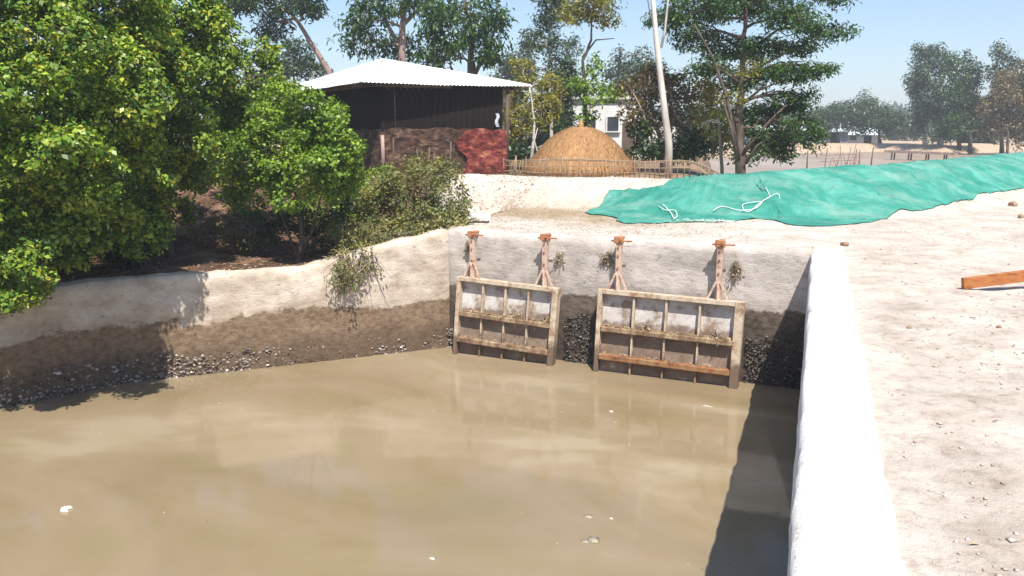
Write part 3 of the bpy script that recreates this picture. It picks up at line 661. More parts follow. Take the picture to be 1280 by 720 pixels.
# bare white trunk: no leaves of its own
bt = empty('bare_tree', P(835, 212, 21.3), 'tall bare whitish tree trunk leaning left, standing behind the bamboo fence', 'tree')
b0 = P(836, 212, 21.3); b0.z = hz(b0.x, b0.y)-.05; bt.location = b0
tp = [b0]+[P(x, y, 21.3) for x, y in ((836, 180), (831, 140), (826, 100), (821, 55), (817, 10), (813, -30))]
MB().tube([q-b0 for q in tp], [.11, .095, .085, .08, .07, .06, .05], 10).build('trunk', m_bark_pale, bt, True)
MB().tube([P(x, y, d)-b0 for x, y, d in ((826, 60, 21.3), (831, 40, 21.2), (834, 10, 21.1), (838, -20, 21))], [.04, .032, .025, .015], 7).build('branch', m_bark_pale, bt, True)
MB().tube([P(x, y, d)-b0 for x, y, d in ((818, 30, 21.3), (812, 15, 21.4), (808, -10, 21.5))], [.025, .018, .01], 6).build('branch', m_bark_pale, bt, True)
tree('dry_tree', 'brown and olive half-dry tree around the bare white trunk, behind the fence', 'tree', [(828, 206, 23.5), (824, 170, 23.5), (815, 135, 23.5), (812, 100, 23.5)], .09,
     [(800, 115, 26, 22, 23.5), (845, 112, 30, 24, 23.6), (800, 150, 30, 22, 23.2), (850, 150, 28, 24, 23.4), (880, 120, 22, 22, 24), (815, 90, 22, 10, 23.8)],
     mgb, (.12, .06), 1.15, 11, .22, .45, seed=19, bark=m_bark_pink, twigs=.4,
     forks=[([(826, 205, 23), (812, 165, 23), (798, 128, 23), (785, 105, 23)], .045), ([(832, 205, 23), (858, 168, 23), (872, 138, 23), (880, 105, 23)], .05), ([(860, 165, 23), (842, 140, 23), (838, 110, 23)], .03)])
tree('dark_bush', 'dark green bush with glossy leaves low behind the middle of the fence', 'shrub', [(790, 208, 22.8), (792, 190, 22.8), (795, 175, 22.8)], .04,
     [(808, 188, 24, 14, 22.6), (800, 165, 16, 14, 23), (850, 188, 22, 14, 22.8), (872, 180, 20, 16, 23)], mgd, (.13, .08), 1.7, 11, .22, .3, seed=20)
# the big spreading tree
tree('spreading_tree', 'big spreading dark green tree with layered boughs at the right end of the fence', 'tree', [(926, 214, 20.6), (926, 190, 20.7), (922, 150, 20.8), (926, 105, 20.9), (930, 60, 21), (932, 10, 21)], .15,
     [(875, 10, 50, 26, 22.4), (935, 0, 60, 26, 21), (990, 22, 44, 20, 20.8), (1035, 40, 34, 11, 20.6), (865, 48, 34, 14, 22.2), (905, 60, 40, 18, 22), (955, 62, 36, 14, 21), (1000, 60, 26, 8, 20.6),
      (985, 92, 40, 11, 20.6), (1028, 88, 22, 7, 20.4), (935, 100, 32, 16, 21.2), (985, 128, 26, 16, 20.8), (1008, 122, 18, 9, 20.6), (1000, 160, 30, 18, 20.6), (965, 175, 34, 20, 21), (950, 145, 28, 16, 21.4), (885, 85, 22, 14, 21), (830, 25, 26, 14, 22.8),
      (1015, 178, 16, 10, 20.4), (1040, -5, 30, 12, 20.8), (975, 190, 20, 10, 20.8)],
     mgt, (.12, .042), 1.75, 13, .24, .42, seed=21, bark=m_bark, twigs=.3, droop=.3,
     forks=[([(924, 200, 20.6), (908, 120, 20.7), (890, 70, 20.7), (868, 30, 20.7)], .06), ([(926, 195, 20.6), (950, 165, 20.5), (968, 145, 20.5), (985, 130, 20.6)], .055), ([(928, 100, 20.9), (955, 80, 20.8), (990, 62, 20.7), (1030, 45, 20.6)], .05),
            ([(928, 130, 20.8), (950, 112, 20.7), (985, 98, 20.6)], .045), ([(922, 202, 20.5), (914, 160, 20.4), (905, 130, 20.5)], .05), ([(932, 205, 20.5), (946, 182, 20.4), (962, 172, 20.4)], .04)])
tree('dry_tree', 'yellowish thin-leaved tree tangled into the left side of the spreading tree', 'tree', [(905, 208, 21.8), (900, 170, 21.8), (896, 130, 21.8)], .06,
     [(895, 105, 26, 24, 22), (915, 135, 24, 22, 20.9), (885, 140, 22, 22, 22.4), (940, 85, 18, 12, 20.3), (900, 165, 24, 14, 22)], mgy, (.11, .055), .75, 9, .2, .45, seed=22, bark=m_bark_pink)
# ---- far trees beyond the pond
FAR = [('low_spreading_tree', 'round-topped tree above the pale sheds on the far bank, left one', [(1048, 182, 92), (1046, 160, 92)], [(1040, 148, 30, 17, 92), (1062, 140, 26, 14, 92), (1020, 155, 20, 12, 92)], mgf, .2),
       ('low_spreading_tree', 'round-topped tree on the far bank right of the one above the pale sheds', [(1100, 182, 92), (1098, 160, 92)], [(1090, 145, 28, 18, 92), (1115, 152, 24, 14, 92), (1075, 155, 20, 12, 92)], mgf, .2),
       ('tall_hazy_tree', 'blue hazy treetop rising above the two round-topped far trees', [(1082, 180, 150), (1084, 130, 150)], [(1081, 124, 10, 14, 150), (1094, 134, 18, 11, 150), (1070, 140, 20, 10, 150)], mgf, .3),
       ('tall_slim_tree', 'tall grey-green slim tree with a white leaning trunk, first of the far right group', [(1157, 180, 84), (1152, 150, 84), (1150, 90, 84)], [(1155, 80, 15, 26, 84), (1146, 105, 14, 22, 84), (1160, 120, 16, 28, 84), (1150, 148, 12, 20, 84)], mgf, .22),
       ('tall_slim_tree', 'tall slim tree second in the far right group, as high as the first', [(1176, 180, 84), (1176, 120, 84), (1176, 80, 84)], [(1175, 75, 12, 20, 84), (1174, 105, 14, 18, 84), (1180, 140, 20, 26, 84)], mgf, .2),
       ('leafy_far_tree', 'greener rounded tree in the middle of the far right group', [(1200, 180, 80), (1198, 140, 80)], [(1192, 95, 16, 24, 80), (1200, 130, 24, 26, 80), (1190, 158, 26, 18, 80)], mgt, .2),
       ('palm_like_tree', 'dark spiky-topped tree right of the greener rounded far tree', [(1214, 180, 80), (1212, 110, 80)], [(1208, 75, 10, 14, 80), (1222, 86, 18, 8, 80), (1214, 110, 14, 26, 80), (1222, 145, 22, 24, 80)], mgd, .2),
       ('leafy_far_tree', 'hazy green tall crown near the right edge above the brown bamboo', [(1255, 180, 78), (1252, 110, 78)], [(1252, 68, 16, 14, 78), (1245, 90, 14, 16, 78), (1270, 80, 16, 10, 78)], mgf, .22),
       ('bamboo_clump', 'brown dry bamboo clump at the right edge of the far bank', [(1262, 182, 74), (1260, 150, 74)], [(1262, 110, 24, 28, 74), (1245, 140, 20, 34, 74), (1275, 145, 20, 40, 74), (1290, 110, 20, 40, 74)], mgfb, .16),
       ('dense_dark_tree', 'low dark tree filling the foot of the far right group behind the little stall', [(1232, 180, 90), (1230, 165, 90)], [(1215, 162, 24, 16, 90), (1240, 165, 26, 16, 90), (1175, 168, 20, 12, 90)], mgd, .3),
       ('hazy_shrub_tree', 'hazy low bushes filling the foot of the gap left of the far right group', [(1132, 181, 120), (1132, 165, 120)], [(1130, 160, 20, 16, 120), (1148, 150, 12, 30, 122), (1108, 166, 24, 12, 125)], mgf, .3),
       ('hazy_shrub_tree', 'hazy dark tree between the spreading tree and the round-topped far trees', [(1012, 181, 110), (1010, 160, 110)], [(1015, 152, 24, 16, 110), (995, 160, 24, 16, 110)], mgd, .3)]
for i, (nm, lab, tr, lb, mt, r) in enumerate(FAR):
    d = tr[0][2]; wb = nm == 'tall_slim_tree'
    tree(nm, lab, 'tree', tr, r, lb, mt, (.0036*d, .0016*d), 1.6, 10, .008*d, .42, seed=40+i, group='trees on the far bank of the pond', bark=m_bark_pale if wb else m_bark, twigs=.05)
# far treeline behind, reads as one mass
random.seed(3)
lb = []
for k in range(46):
    px = -500+k*52; lb.append((px, 156, 36, random.uniform(13, 26), random.uniform(220, 290)))
CC, OUT, LI = crownpts(lb, 1.6, (1.5, .8), 8, 2, .2)
n = len(CC)*8; idx = np.repeat(np.arange(len(CC)), 8); C_ = CC[idx]+unit(n)*2.2
C_[:, 2] = np.maximum(C_[:, 2], .5)
o = link('treeline', leaf_mesh('treeline', C_, unit(n), unit(n), np.full(n, 2.0), np.full(n, 1.3)), mgf); tag(o, 'hazy blue-green wood along the horizon', 'wood', kind='stuff')

# dense growth behind the hut, the straw stack and the fence
tree('dense_thicket', 'dense dark green thicket behind the gap between the straw stack and the white trunk', 'thicket', [(870, 200, 33), (870, 180, 33)], .08,
     [(830, 185, 34, 18, 33), (880, 178, 36, 24, 33.5), (930, 180, 34, 22, 34), (905, 150, 30, 20, 35), (850, 150, 28, 18, 35)], mgd, (.17, .09), .9, 12, .33, .25, seed=60)
tree('dense_thicket', 'dense olive thicket standing behind the yellow trees right of the hut', 'thicket', [(650, 200, 36), (650, 180, 36)], .08,
     [(640, 185, 34, 20, 36), (680, 160, 26, 40, 37), (645, 145, 30, 26, 37), (625, 120, 24, 24, 38), (705, 140, 14, 36, 38)], mgb, (.18, .09), .8, 12, .33, .25, seed=61)
tree('dense_thicket', 'dark thicket in the gap between the second mangrove and the hut', 'thicket', [(330, 210, 27), (330, 180, 27)], .08,
     [(300, 175, 44, 26, 27), (350, 150, 40, 26, 28), (250, 180, 50, 34, 25), (310, 130, 34, 20, 28), (400, 175, 30, 30, 26.5)], mgd, (.14, .08), 1.0, 12, .3, .25, seed=62)
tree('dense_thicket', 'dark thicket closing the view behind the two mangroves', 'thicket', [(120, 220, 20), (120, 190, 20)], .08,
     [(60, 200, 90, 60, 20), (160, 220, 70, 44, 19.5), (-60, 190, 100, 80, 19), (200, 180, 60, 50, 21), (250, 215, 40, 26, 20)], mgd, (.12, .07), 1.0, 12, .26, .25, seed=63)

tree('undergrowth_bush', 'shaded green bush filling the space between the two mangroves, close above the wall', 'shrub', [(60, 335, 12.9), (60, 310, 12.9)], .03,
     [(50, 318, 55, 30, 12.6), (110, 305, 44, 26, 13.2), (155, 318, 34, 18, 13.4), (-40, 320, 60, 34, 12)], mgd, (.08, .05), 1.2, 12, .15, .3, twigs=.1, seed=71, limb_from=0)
tree('undergrowth_bush', 'shaded green bush hugging the foot of the second mangrove', 'shrub', [(190, 300, 14.6), (190, 285, 14.6)], .03,
     [(150, 262, 34, 30, 14.4), (190, 240, 36, 26, 14.6), (225, 262, 22, 22, 14.8), (120, 270, 40, 36, 14.2), (245, 225, 26, 22, 15), (60, 290, 50, 30, 12.4)], mg, (.075, .05), 1.2, 12, .15, .3, twigs=.1, seed=72, limb_from=0)
tree('undergrowth_bush', 'low shaded bush on the slope between the round shrub and the scrub bush', 'shrub', [(440, 290, 16.2), (440, 270, 16.2)], .03,
     [(440, 250, 40, 30, 16.2), (470, 225, 34, 24, 16.6), (400, 262, 34, 26, 16), (310, 255, 34, 18, 16.4), (280, 200, 30, 30, 16.8)], mg, (.075, .045), 1.0, 12, .15, .3, twigs=.1, seed=73, limb_from=0)
tree('undergrowth_bush', 'thin reddish brown brush on the slope left of the round shrub trunk', 'shrub', [(262, 300, 15.2), (262, 280, 15.2)], .02,
     [(262, 285, 30, 18, 15.2), (300, 300, 26, 12, 14.8), (220, 300, 26, 14, 14.9)], mgb, (.07, .03), .4, 9, .15, .3, twigs=.6, seed=74, limb_from=0)
# ------------------------------------------------------------------ hut
GZH = .55
m_roof, nt, out = newmat('white_tin'); g = N(nt); v = g.coord()
c = g.ramp(g.noise(v, 1.3, 6, .6), [(.35, (.66, .64, .62)), (.6, (.84, .83, .82))]); c = g.mix(.5, c, g.ramp(g.noise(v, 14, 5, .7), [(.28, (.45, .3, .22)), (.40, (1, 1, 1))]), 'MULTIPLY')
g.pbsdf(out, c, .6, None, .25)
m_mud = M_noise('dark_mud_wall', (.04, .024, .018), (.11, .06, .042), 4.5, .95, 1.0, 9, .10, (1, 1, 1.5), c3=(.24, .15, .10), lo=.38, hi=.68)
m_redmud = M_noise('red_washed_wall', (.08, .018, .016), (.21, .042, .036), 4.2, .9, 1.0, 9, .08, (1, 1, 1.4), c3=(.42, .17, .10), lo=.36, hi=.68)
m_dark = M_noise('shade_dark_boards', (.010, .008, .007), (.024, .017, .015), 6, .95, .5, 30, .01, (3, 3, .4), spec=.05)  # dark boards, near-black so the colour also carries the hut's eave shade
N0 = L(-3.83, 21); R0 = L(.51, 22.58); L0 = L(-7.35, 25.6); B0 = R0+L0-N0
hut = empty('village_hut', L(-3.3, 23.4, GZH), 'dark walled village hut with a white corrugated tin roof behind the bushes', 'hut')
ho = Vector(hut.location)
ZE = 2.90; pk = L(-3.75, 24.2); pk.z = 3.74
eN, eR, eL, eB = [Vector((q.x, q.y, z)) for q, z in ((N0, 2.96), (R0, 2.94), (L0, 2.90), (B0, 2.92))]
def roof_face(a, b, apex, label=None):
    """corrugated triangular roof slope made of overlapping sheets"""
    e = (b-a); W_ = e.length; ed = e.normalized(); n = ed.cross(apex-a).normalized()
    if n.z < 0: n = -n
    foot = a+ed*((apex-a).dot(ed)); up = (apex-foot); Hh = up.length; ud = up.normalized(); fx = (foot-a).dot(ed)
    ns = max(3, round(W_/.78)); sw_ = W_/ns
    for k in range(ns):
        x0, x1 = k*sw_-.03, (k+1)*sw_+.03; V = []; F = []; nxs = 22; nyr = 6
        for i in range(nxs+1):
            x = max(0, min(W_, x0+(x1-x0)*i/nxs))
            hmax = Hh*(x/fx if x < fx else (W_-x)/(W_-fx)) if 0 < fx < W_ else Hh*(1-x/W_ if fx <= 0 else x/W_)
            for j in range(nyr+1):
                y = -.05 + (hmax+.05)*j/nyr; cz = .016*math.sin(x*2*PI/.105)+.006*(k % 2)
                sag = -.03*math.sin(PI*x/W_)*(1-j/nyr)
                V.append(tuple(a+ed*x+ud*y+n*cz+Vector((0, 0, sag))-ho))
        for i in range(nxs):
            for j in range(nyr):
                q = i*(nyr+1)+j; F.append((q, q+nyr+1, q+nyr+2, q+1))
        me = bpy.data.meshes.new('roof_sheet'); me.from_pydata(V, [], F); me.update()
        o = link('roof_sheet', me, m_roof, hut); sm = o.modifiers.new('thickness', 'SOLIDIFY'); sm.thickness = .004
roof_face(eN, eR, pk); roof_face(eL, eN, pk); roof_face(eR, eB, pk); roof_face(eB, eL, pk)
mb = MB()
for q in (eN, eR, eL, eB): mb.tube([q+Vector((0, 0, .0))-ho, pk+Vector((0, 0, .03))-ho], .035, 6)
mb.build('ridge_cap', m_roof, hut, True)
# eave beams
for a, b in ((eN, eR), (eL, eN), (eR, eB)):
    i = (pk-(a+b)/2); i.z = 0; i = i.normalized()*.42; c_, sz, Mx = between(a+i-Vector((0, 0, .06))-ho, b+i-Vector((0, 0, .06))-ho, .07, .09)
    MB().box(c_, sz, Mx).build('eave_beam', m_bark, hut)
# walls
cen = (N0+R0+L0+B0)/4
def inset(q, f=.86): r = cen+(q-cen)*f; r.z = 0; return r
wN, wR, wL, wB = L(-3.42, 21.75), L(-.27, 22.55), L(-6.0, 25.2), L(-2.9, 26.1)
for q in (wN, wR, wL, wB): q.z = 0
def hutwall(a, b, z0, z1, thick, mat, name, amp, off=0, step=.06, label=None):
    nx_ = max(8, int((b-a).length/step)); nz_ = max(8, int((z1-z0)/step)); t = (b-a).normalized(); nn = Vector((t.y, -t.x, 0))
    if nn.dot(a-cen) < 0: nn = -nn
    V = []; F = []
    for i in range(nx_+1):
        for j in range(nz_+1):
            s = (b-a).length*i/nx_; z = z0+(z1-z0)*j/nz_
            d = float(fbm(np.array([s*2.2]), np.array([z*2.6]), 50, 4)[0])*amp + off
            if name == 'wall_covering' and i < 6: s += (1-i/6)*.5*float(fbm(np.array([z*2.1]), np.array([3.]), 66, 4)[0])
            top = float(fbm(np.array([s*3]), np.array([0.]), 60, 3)[0])*.07 if j == nz_ and amp > .01 else 0
            V.append(tuple(a+t*s+nn*d+Vector((0, 0, z+top))-ho))
    for i in range(nx_):
        for j in range(nz_):
            q = i*(nz_+1)+j; F.append((q, q+nz_+1, q+nz_+2, q+1))
    me = bpy.data.meshes.new(name); me.from_pydata(V, [], F); me.update()
    o = link(name, me, mat, hut); m = o.modifiers.new('thickness', 'SOLIDIFY'); m.thickness = thick; m.offset = -1 if True else 1
    if label: o['label'] = label
    return o
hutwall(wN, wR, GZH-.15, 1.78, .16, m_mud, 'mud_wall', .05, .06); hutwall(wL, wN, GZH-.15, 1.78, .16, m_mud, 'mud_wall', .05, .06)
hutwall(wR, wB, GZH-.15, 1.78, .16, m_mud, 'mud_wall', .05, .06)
rs = wN.lerp(wR, .66); o = hutwall(rs, wR+(wR-wN).normalized()*.09, GZH-.12, 1.76, .05, m_redmud, 'wall_covering', .07, .15, .05, 'red washed crumbling patch of wall at the right corner')
# upper wall of dark vertical boards
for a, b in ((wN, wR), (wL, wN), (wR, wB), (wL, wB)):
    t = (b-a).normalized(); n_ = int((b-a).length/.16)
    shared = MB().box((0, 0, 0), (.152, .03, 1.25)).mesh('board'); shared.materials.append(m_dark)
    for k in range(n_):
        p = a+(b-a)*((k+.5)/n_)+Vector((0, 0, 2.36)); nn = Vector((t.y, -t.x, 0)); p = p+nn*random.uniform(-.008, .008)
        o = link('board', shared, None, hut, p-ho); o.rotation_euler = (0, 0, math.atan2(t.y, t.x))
# posts
for q, r, zt in ((wN, .05, 1.62), (wR, .05, 2.9), (wL, .05, 2.85)):
    d = (q-cen).normalized()*.14; MB().tube([Vector((q.x+d.x, q.y+d.y, GZH-.2))-ho, Vector((q.x+d.x*1.2, q.y+d.y*1.2, zt))-ho], r, 8).build('post', m_bark_pink if q is wN else m_bark, hut, True)
MB().box((wN.x-ho.x, wN.y-ho.y, 2.36-ho.z), (.11, .11, 1.2), Matrix.Rotation(YAW, 3, 'Z')).build('corner_post', m_dark, hut)
for k, (f, z1, lean) in enumerate(((.06, 1.55, .05), (.30, 1.25, -.12), (.34, 1.3, .1), (.40, 1.15, .02), (.53, 1.45, .06))):
    q = wN.lerp(wR, f); t = (wR-wN).normalized(); nn = Vector((t.y, -t.x, 0)); q = q+nn*.24
    MB().tube([q+Vector((0, 0, GZH-.15))-ho, q+t*lean+Vector((0, 0, z1))-nn*.05-ho], [.032, .022], 6).build('prop_pole', m_bark, hut, True)
# something pale hanging near the corner
q = wN.lerp(wR, .95); t = (wR-wN).normalized(); nn = Vector((t.y, -t.x, 0))
cl = empty('hanging_rag', q+nn*.1+Vector((0, 0, 2.2)), 'small pale bluish rag hanging on the dark hut wall near its right corner', 'rag')
V = []; F = []
for j in range(9):
    for i in range(4):
        V.append((t*(i*.03-.045+.02*math.sin(j*.9))+nn*(.015*math.sin(i*2+j)-.0)+Vector((0, 0, -.045*j))))
for j in range(8):
    for i in range(3): F.append((j*4+i, j*4+i+1, j*4+i+5, j*4+i+4))
me = bpy.data.meshes.new('cloth'); me.from_pydata([tuple(x) for x in V], [], F); me.update()
m_rag = M_noise('pale_rag', (.35, .38, .45), (.6, .62, .68), 8); o = link('cloth', me, m_rag, cl)
MB().tube([-nn*.1, Vector((0, 0, .02))+nn*.02, Vector((0, 0, .0))+t*.02], .006, 5).build('peg', m_bark, cl)

# ------------------------------------------------------------------ straw stack
m_straw = M_noise('straw', (.25, .13, .05), (.42, .235, .09), 5, .95, .9, 45, .03, (1, 1, .35), c3=(.52, .33, .15))
m_straws = M_island('straw_stalk', [(.42, .215, .085), (.26, .13, .055), (.56, .34, .17), (.36, .20, .085), (.46, .235, .10)], .9)
sp_ = P(725, 210, 22.6); sp_.z = .5
st = empty('straw_stack', sp_, 'rounded golden straw stack behind the bamboo fence', 'haystack')
V = []; F = []; nr, na = 26, 72
for j in range(nr+1):
    u = j/nr; z = 1.34*u
    r = 1.47*math.sqrt(max(0, 1-u**1.8))*(1-.10*u)*(1+.10*math.sin(PI*min(u*2.5, 1)))+.0
    if u > .96: r = max(r, .05)
    for i in range(na):
        a = 2*PI*i/na; w = 1+.05*float(fbm(np.array([3*math.cos(a)+9]), np.array([3*math.sin(a)+z*1.5]), 70, 3)[0])+.04*math.cos(a-2.2)*u
        V.append((r*w*math.cos(a), r*w*math.sin(a), z))
for j in range(nr):
    for i in range(na): i2 = (i+1) % na; F.append((j*na+i, j*na+i2, (j+1)*na+i2, (j+1)*na+i))
me = bpy.data.meshes.new('mound'); me.from_pydata(V, [], F); me.polygons.foreach_set('use_smooth', [True]*len(F)); me.update(); link('mound', me, m_straw, st)
n = 15000; RNG = np.random.default_rng(5); u = RNG.random(n)**1.1*.97; a = RNG.random(n)*2*PI
r = 1.47*np.sqrt(np.maximum(0, 1-u**1.8))*(1-.10*u)*(1+.10*np.sin(PI*np.minimum(u*2.5, 1)))+.02
C_ = np.stack([r*np.cos(a), r*np.sin(a), 1.34*u], -1)
Nn = np.stack([np.cos(a), np.sin(a), .5+u], -1)+unit(n)*.25; Nn /= np.linalg.norm(Nn, axis=1)[:, None]
Ax = np.stack([np.cos(a)*.8, np.sin(a)*.8, -1+0*u], -1)+unit(n)*.75
o = link('straw_stalks', leaf_mesh('straw_stalks', C_, Nn, Ax, RNG.uniform(.12, .30, n), np.full(n, .014)), m_straws, st); o['kind'] = 'stuff'
mb = MB().tube([(0, 0, 1.2), (.01, 0, 1.42), (.0, .01, 1.52)], [.10, .07, .03], 9); mb.build('straw_topknot', m_straw, st, True)

# ------------------------------------------------------------------ bamboo fence
fence = empty('bamboo_fence', P(770, 215, 20.6), 'low bamboo paling fence running from the hut past the straw stack to the spreading tree', 'fence')
fo = Vector((fence.location.x, fence.location.y, .55)); fence.location = fo
fp = [P(629, 190, 21.6), P(660, 190, 20.9), P(760, 190, 20.4), P(860, 190, 20.2), P(904, 190, 20.0)]
for q in fp: q.z = 0
segl = [(b-a).length for a, b in zip(fp[:-1], fp[1:])]; tot = sum(segl)
def along(s):
    for (a, b), l in zip(zip(fp[:-1], fp[1:]), segl):
        if s <= l: return a.lerp(b, s/l), (b-a).normalized()
        s -= l
    return fp[-1].copy(), (fp[-1]-fp[-2]).normalized()
random.seed(77); prot = [MB().tube([(0, 0, 0), (random.gauss(0, .006), random.gauss(0, .006), .35), (0, 0, .62)], [.012, .011, .008], 5).mesh('picket', True) for _ in range(4)]
for m_ in prot: m_.materials.append(m_bamboo)
s = .03; k = 0
while s < tot:
    q, t = along(s); o = link('picket', prot[k % 4], None, fence, Vector((q.x, q.y, hz(q.x, q.y)-.06))-fo)
    lean = random.gauss(.0, .05)+(.28 if s < 1.3 and k % 3 else 0); o.rotation_euler = (random.gauss(0, .05), lean, random.random()*6 if s > 1.3 else math.atan2(t.y, t.x)); o.scale = (1.1, 1.1, random.uniform(.78, .98))
    s += random.uniform(.08, .17); k += 1
for h_, r_ in ((.43, .016), (.40, .012), (.12, .014), (.27, .010)):
    pts = []; s = -.05
    while s < tot+.08:
        q, t = along(max(0, s)); pts.append(Vector((q.x, q.y, hz(q.x, q.y)+h_+.015*math.sin(s*2+h_*9)))+Vector((-t.y, t.x, 0))*.02-fo); s += .22
    MB().tube(pts, r_, 6).build('rail', m_bamboo, fence, True)
s = .5
while s < tot:
    q, t = along(s); MB().tube([Vector((q.x, q.y, hz(q.x, q.y)-.1))-fo, Vector((q.x, q.y, hz(q.x, q.y)+.55))-fo], [.024, .018], 7).build('post', m_bamboo, fence, True); s += 1.35
# short brush fence further right by the tree foot: leaning stakes
for i, (px, hh, lab) in enumerate(((908, .62, 'leaning brown stake left of the spreading tree foot'), (948, .55, 'first thin stake standing right of the spreading tree foot'), (962, .75, 'second and tallest thin stake right of the spreading tree foot'), (970, .5, 'third thin stake, leaning, right of the spreading tree foot'))):
    q = P(px, 190, 20.2); z = hz(q.x, q.y); o = MB().tube([(0, 0, -.1), (random.gauss(0, .05), 0, hh*.5), (random.gauss(0, .1), 0, hh)], [.03, .025, .018], 7).build('stake', m_bark, None, True)
    o.location = (q.x, q.y, z); tag(o, lab, 'stake')

# ------------------------------------------------------------------ white house and sheds
m_plaster = M_noise('white_plaster', (.62, .60, .57), (.80, .78, .76), 1.2, .9, .2, 10, .01)
m_glass = M_noise('dark_window', (.03, .035, .04), (.06, .07, .08), 2, .2, 0)
hd = 36; hp = P(758, 200, hd); hp.z = .4
house = empty('white_house', hp, 'white plastered house glimpsed behind the straw stack and trees', 'house', rz=YAW-.12)
MB().box((-.05, 1.9, 1.35), (2.9, 3.6, 2.7)).build('wall', m_plaster, house)
MB().box((2.0, 2.2, .85), (2.3, 3, 1.7)).build('annex_wall', m_plaster, house)
MB().box((-.05, 1.9, 2.76), (3.2, 3.9, .12)).build('roof_slab', m_plaster, house)
MB().box((2.1, 2.2, 1.76), (2.5, 3.2, .1)).build('annex_roof', m_plaster, house)
MB().box((-.9, 1.5, 3.05), (.9, 1.2, .46)).build('roof_tank', m_plaster, house)
for x, z in ((-.75, 1.65), (.25, 1.65), (1.6, .95)):
    z0 = .1 if x < 1 else .7
    w_o = MB().box((x, z0-.02, z), (.5, .06, .6)).build('window', m_glass, house)
    for sx in (-.27, .27): MB().box((x+sx, z0-.04, z), (.05, .08, .7)).build('frame', m_plaster, w_o)
    MB().box((x, z0-.06, z-.34), (.64, .14, .05)).build('sill', m_plaster, w_o)
MB().box((.95, .08, .95), (.55, .06, 1.5)).build('door', m_bark, house)
m_tin = M_noise('pale_tin_roof', (.42, .50, .52), (.62, .66, .66), 2, .6, .2, 10)
m_bluewall = M_noise('pale_blue_wall', (.34, .38, .50), (.46, .50, .60), 2)
def shed(px, d, w, h, label, rz=0, mw=None):
    p = P(px, 190, d); p.z = hz(p.x, p.y)-.05
    e = empty('tin_shed', p, label, 'shed', 'sheds on the far bank', YAW+rz)
    MB().box((0, 0, h/2), (w, 3, h)).build('wall', mw or m_bluewall, e)
    mb = MB(); hw_ = w/2+.5
    mb.v = [(-hw_, -2.1, h-.15), (hw_, -2.1, h-.15), (hw_, 0, h+.9), (-hw_, 0, h+.9), (hw_, 2.1, h-.15), (-hw_, 2.1, h-.15)]; mb.f = [(0, 1, 2, 3), (3, 2, 4, 5), (0, 3, 5), (1, 4, 2)]
    r = mb.build('roof', m_tin, e); s_m = r.modifiers.new('t', 'SOLIDIFY'); s_m.thickness = .06
    MB().box((w*.2, -1.53, h*.42), (.9, .06, h*.8)).build('door', m_dark, e)
    MB().box((-w*.22, -1.53, h*.6), (.8, .06, .6)).build('window', m_glass, e)
shed(1025, 98, 5.2, 1.5, 'pale blue shed with tin roof under the far trees, beside the spreading tree')
shed(1068, 100, 4.2, 1.25, 'lower pale blue shed behind the trunks of the round-topped far trees')
shed(955, 96, 6, 1.3, 'pale shed on the far bank seen through the branches of the spreading tree')
# little stall under the far right trees
p = P(1226, 190, 90); p.z = hz(p.x, p.y)
sto = empty('thatched_stall', p, 'little open stall with a pale thatched lean-to roof under the far right trees', 'stall', rz=YAW); sto.scale = (1.1, 1.1, 1.35)
for x in (-2, -.6, .8, 2):
    for y in (-.8, .8): MB().tube([(x, y, -.1), (x, y, 1.15)], .06, 6).build('post', m_bark, sto)
mb = MB(); mb.v = [(-2.6, -1.3, 1.0), (1.9, -1.3, 1.15), (1.7, .9, 1.75), (-2.4, .9, 1.6)]; mb.f = [(0, 1, 2, 3)]; r = mb.build('roof', m_bark_pale, sto); r.modifiers.new('t', 'SOLIDIFY').thickness = .12
MB().box((-.2, .85, .5), (3.8, .06, 1.0)).build('back_wall', m_dark, sto)
MB().box((1.2, -.5, .45), (1.0, .5, .8)).build('counter', m_pinkmetal, sto)
p = P(1232, 190, 69)
# poles by the far right trees
for i, (px, py, d, lab) in enumerate(((1165, 152, 84, 'tall pale pole, leftmost of those under the far right trees'), (1178, 156, 84, 'tall pale pole right of the leftmost one under the far right trees'),
                                     (1188, 160, 84, 'shorter pale pole beside the thatched stall'), (1171, 166, 84, 'shortest pale pole under the far right trees'))):
    a = P(px, 190, d); z = hz(a.x, a.y); b = P(px+random.uniform(-1, 1), py, d)
    o = MB().tube([(0, 0, -.1), (b.x-a.x, b.y-a.y, b.z-z)], [.07, .05], 7).build('bamboo_pole', m_bark_pale, None, True); o.location = (a.x, a.y, z); tag(o, lab, 'pole', 'pale poles under the far right trees')
# plank jetty in the pond
a = P(1106, 190, 62); b = P(1194, 192, 58)
jt = empty('plank_jetty', (a+b)/2, 'long low brown plank jetty standing in the pond beyond the tarp', 'jetty'); jo = jt.location.copy()
a.z = .26; b.z = .16
for k in range(4):
    off = Vector((.3, 1, 0)).normalized()*(.27*k); c_, sz, Mx = between(a+off-jo, b+off-jo, .24, .16); MB().box(c_, sz, Mx).build('plank', m_bark_pink, jt)
for k in range(4):
    q = a.lerp(b, (k+.4)/4)
    for off in (0, .9): 
        qq = q+Vector((.3, 1, 0)).normalized()*off; MB().tube([Vector((qq.x, qq.y, -1.2))-jo, Vector((qq.x+.05, qq.y, qq.z+(.0 if k % 2 else .0)))-jo], .055, 6).build('pile', m_bark, jt)
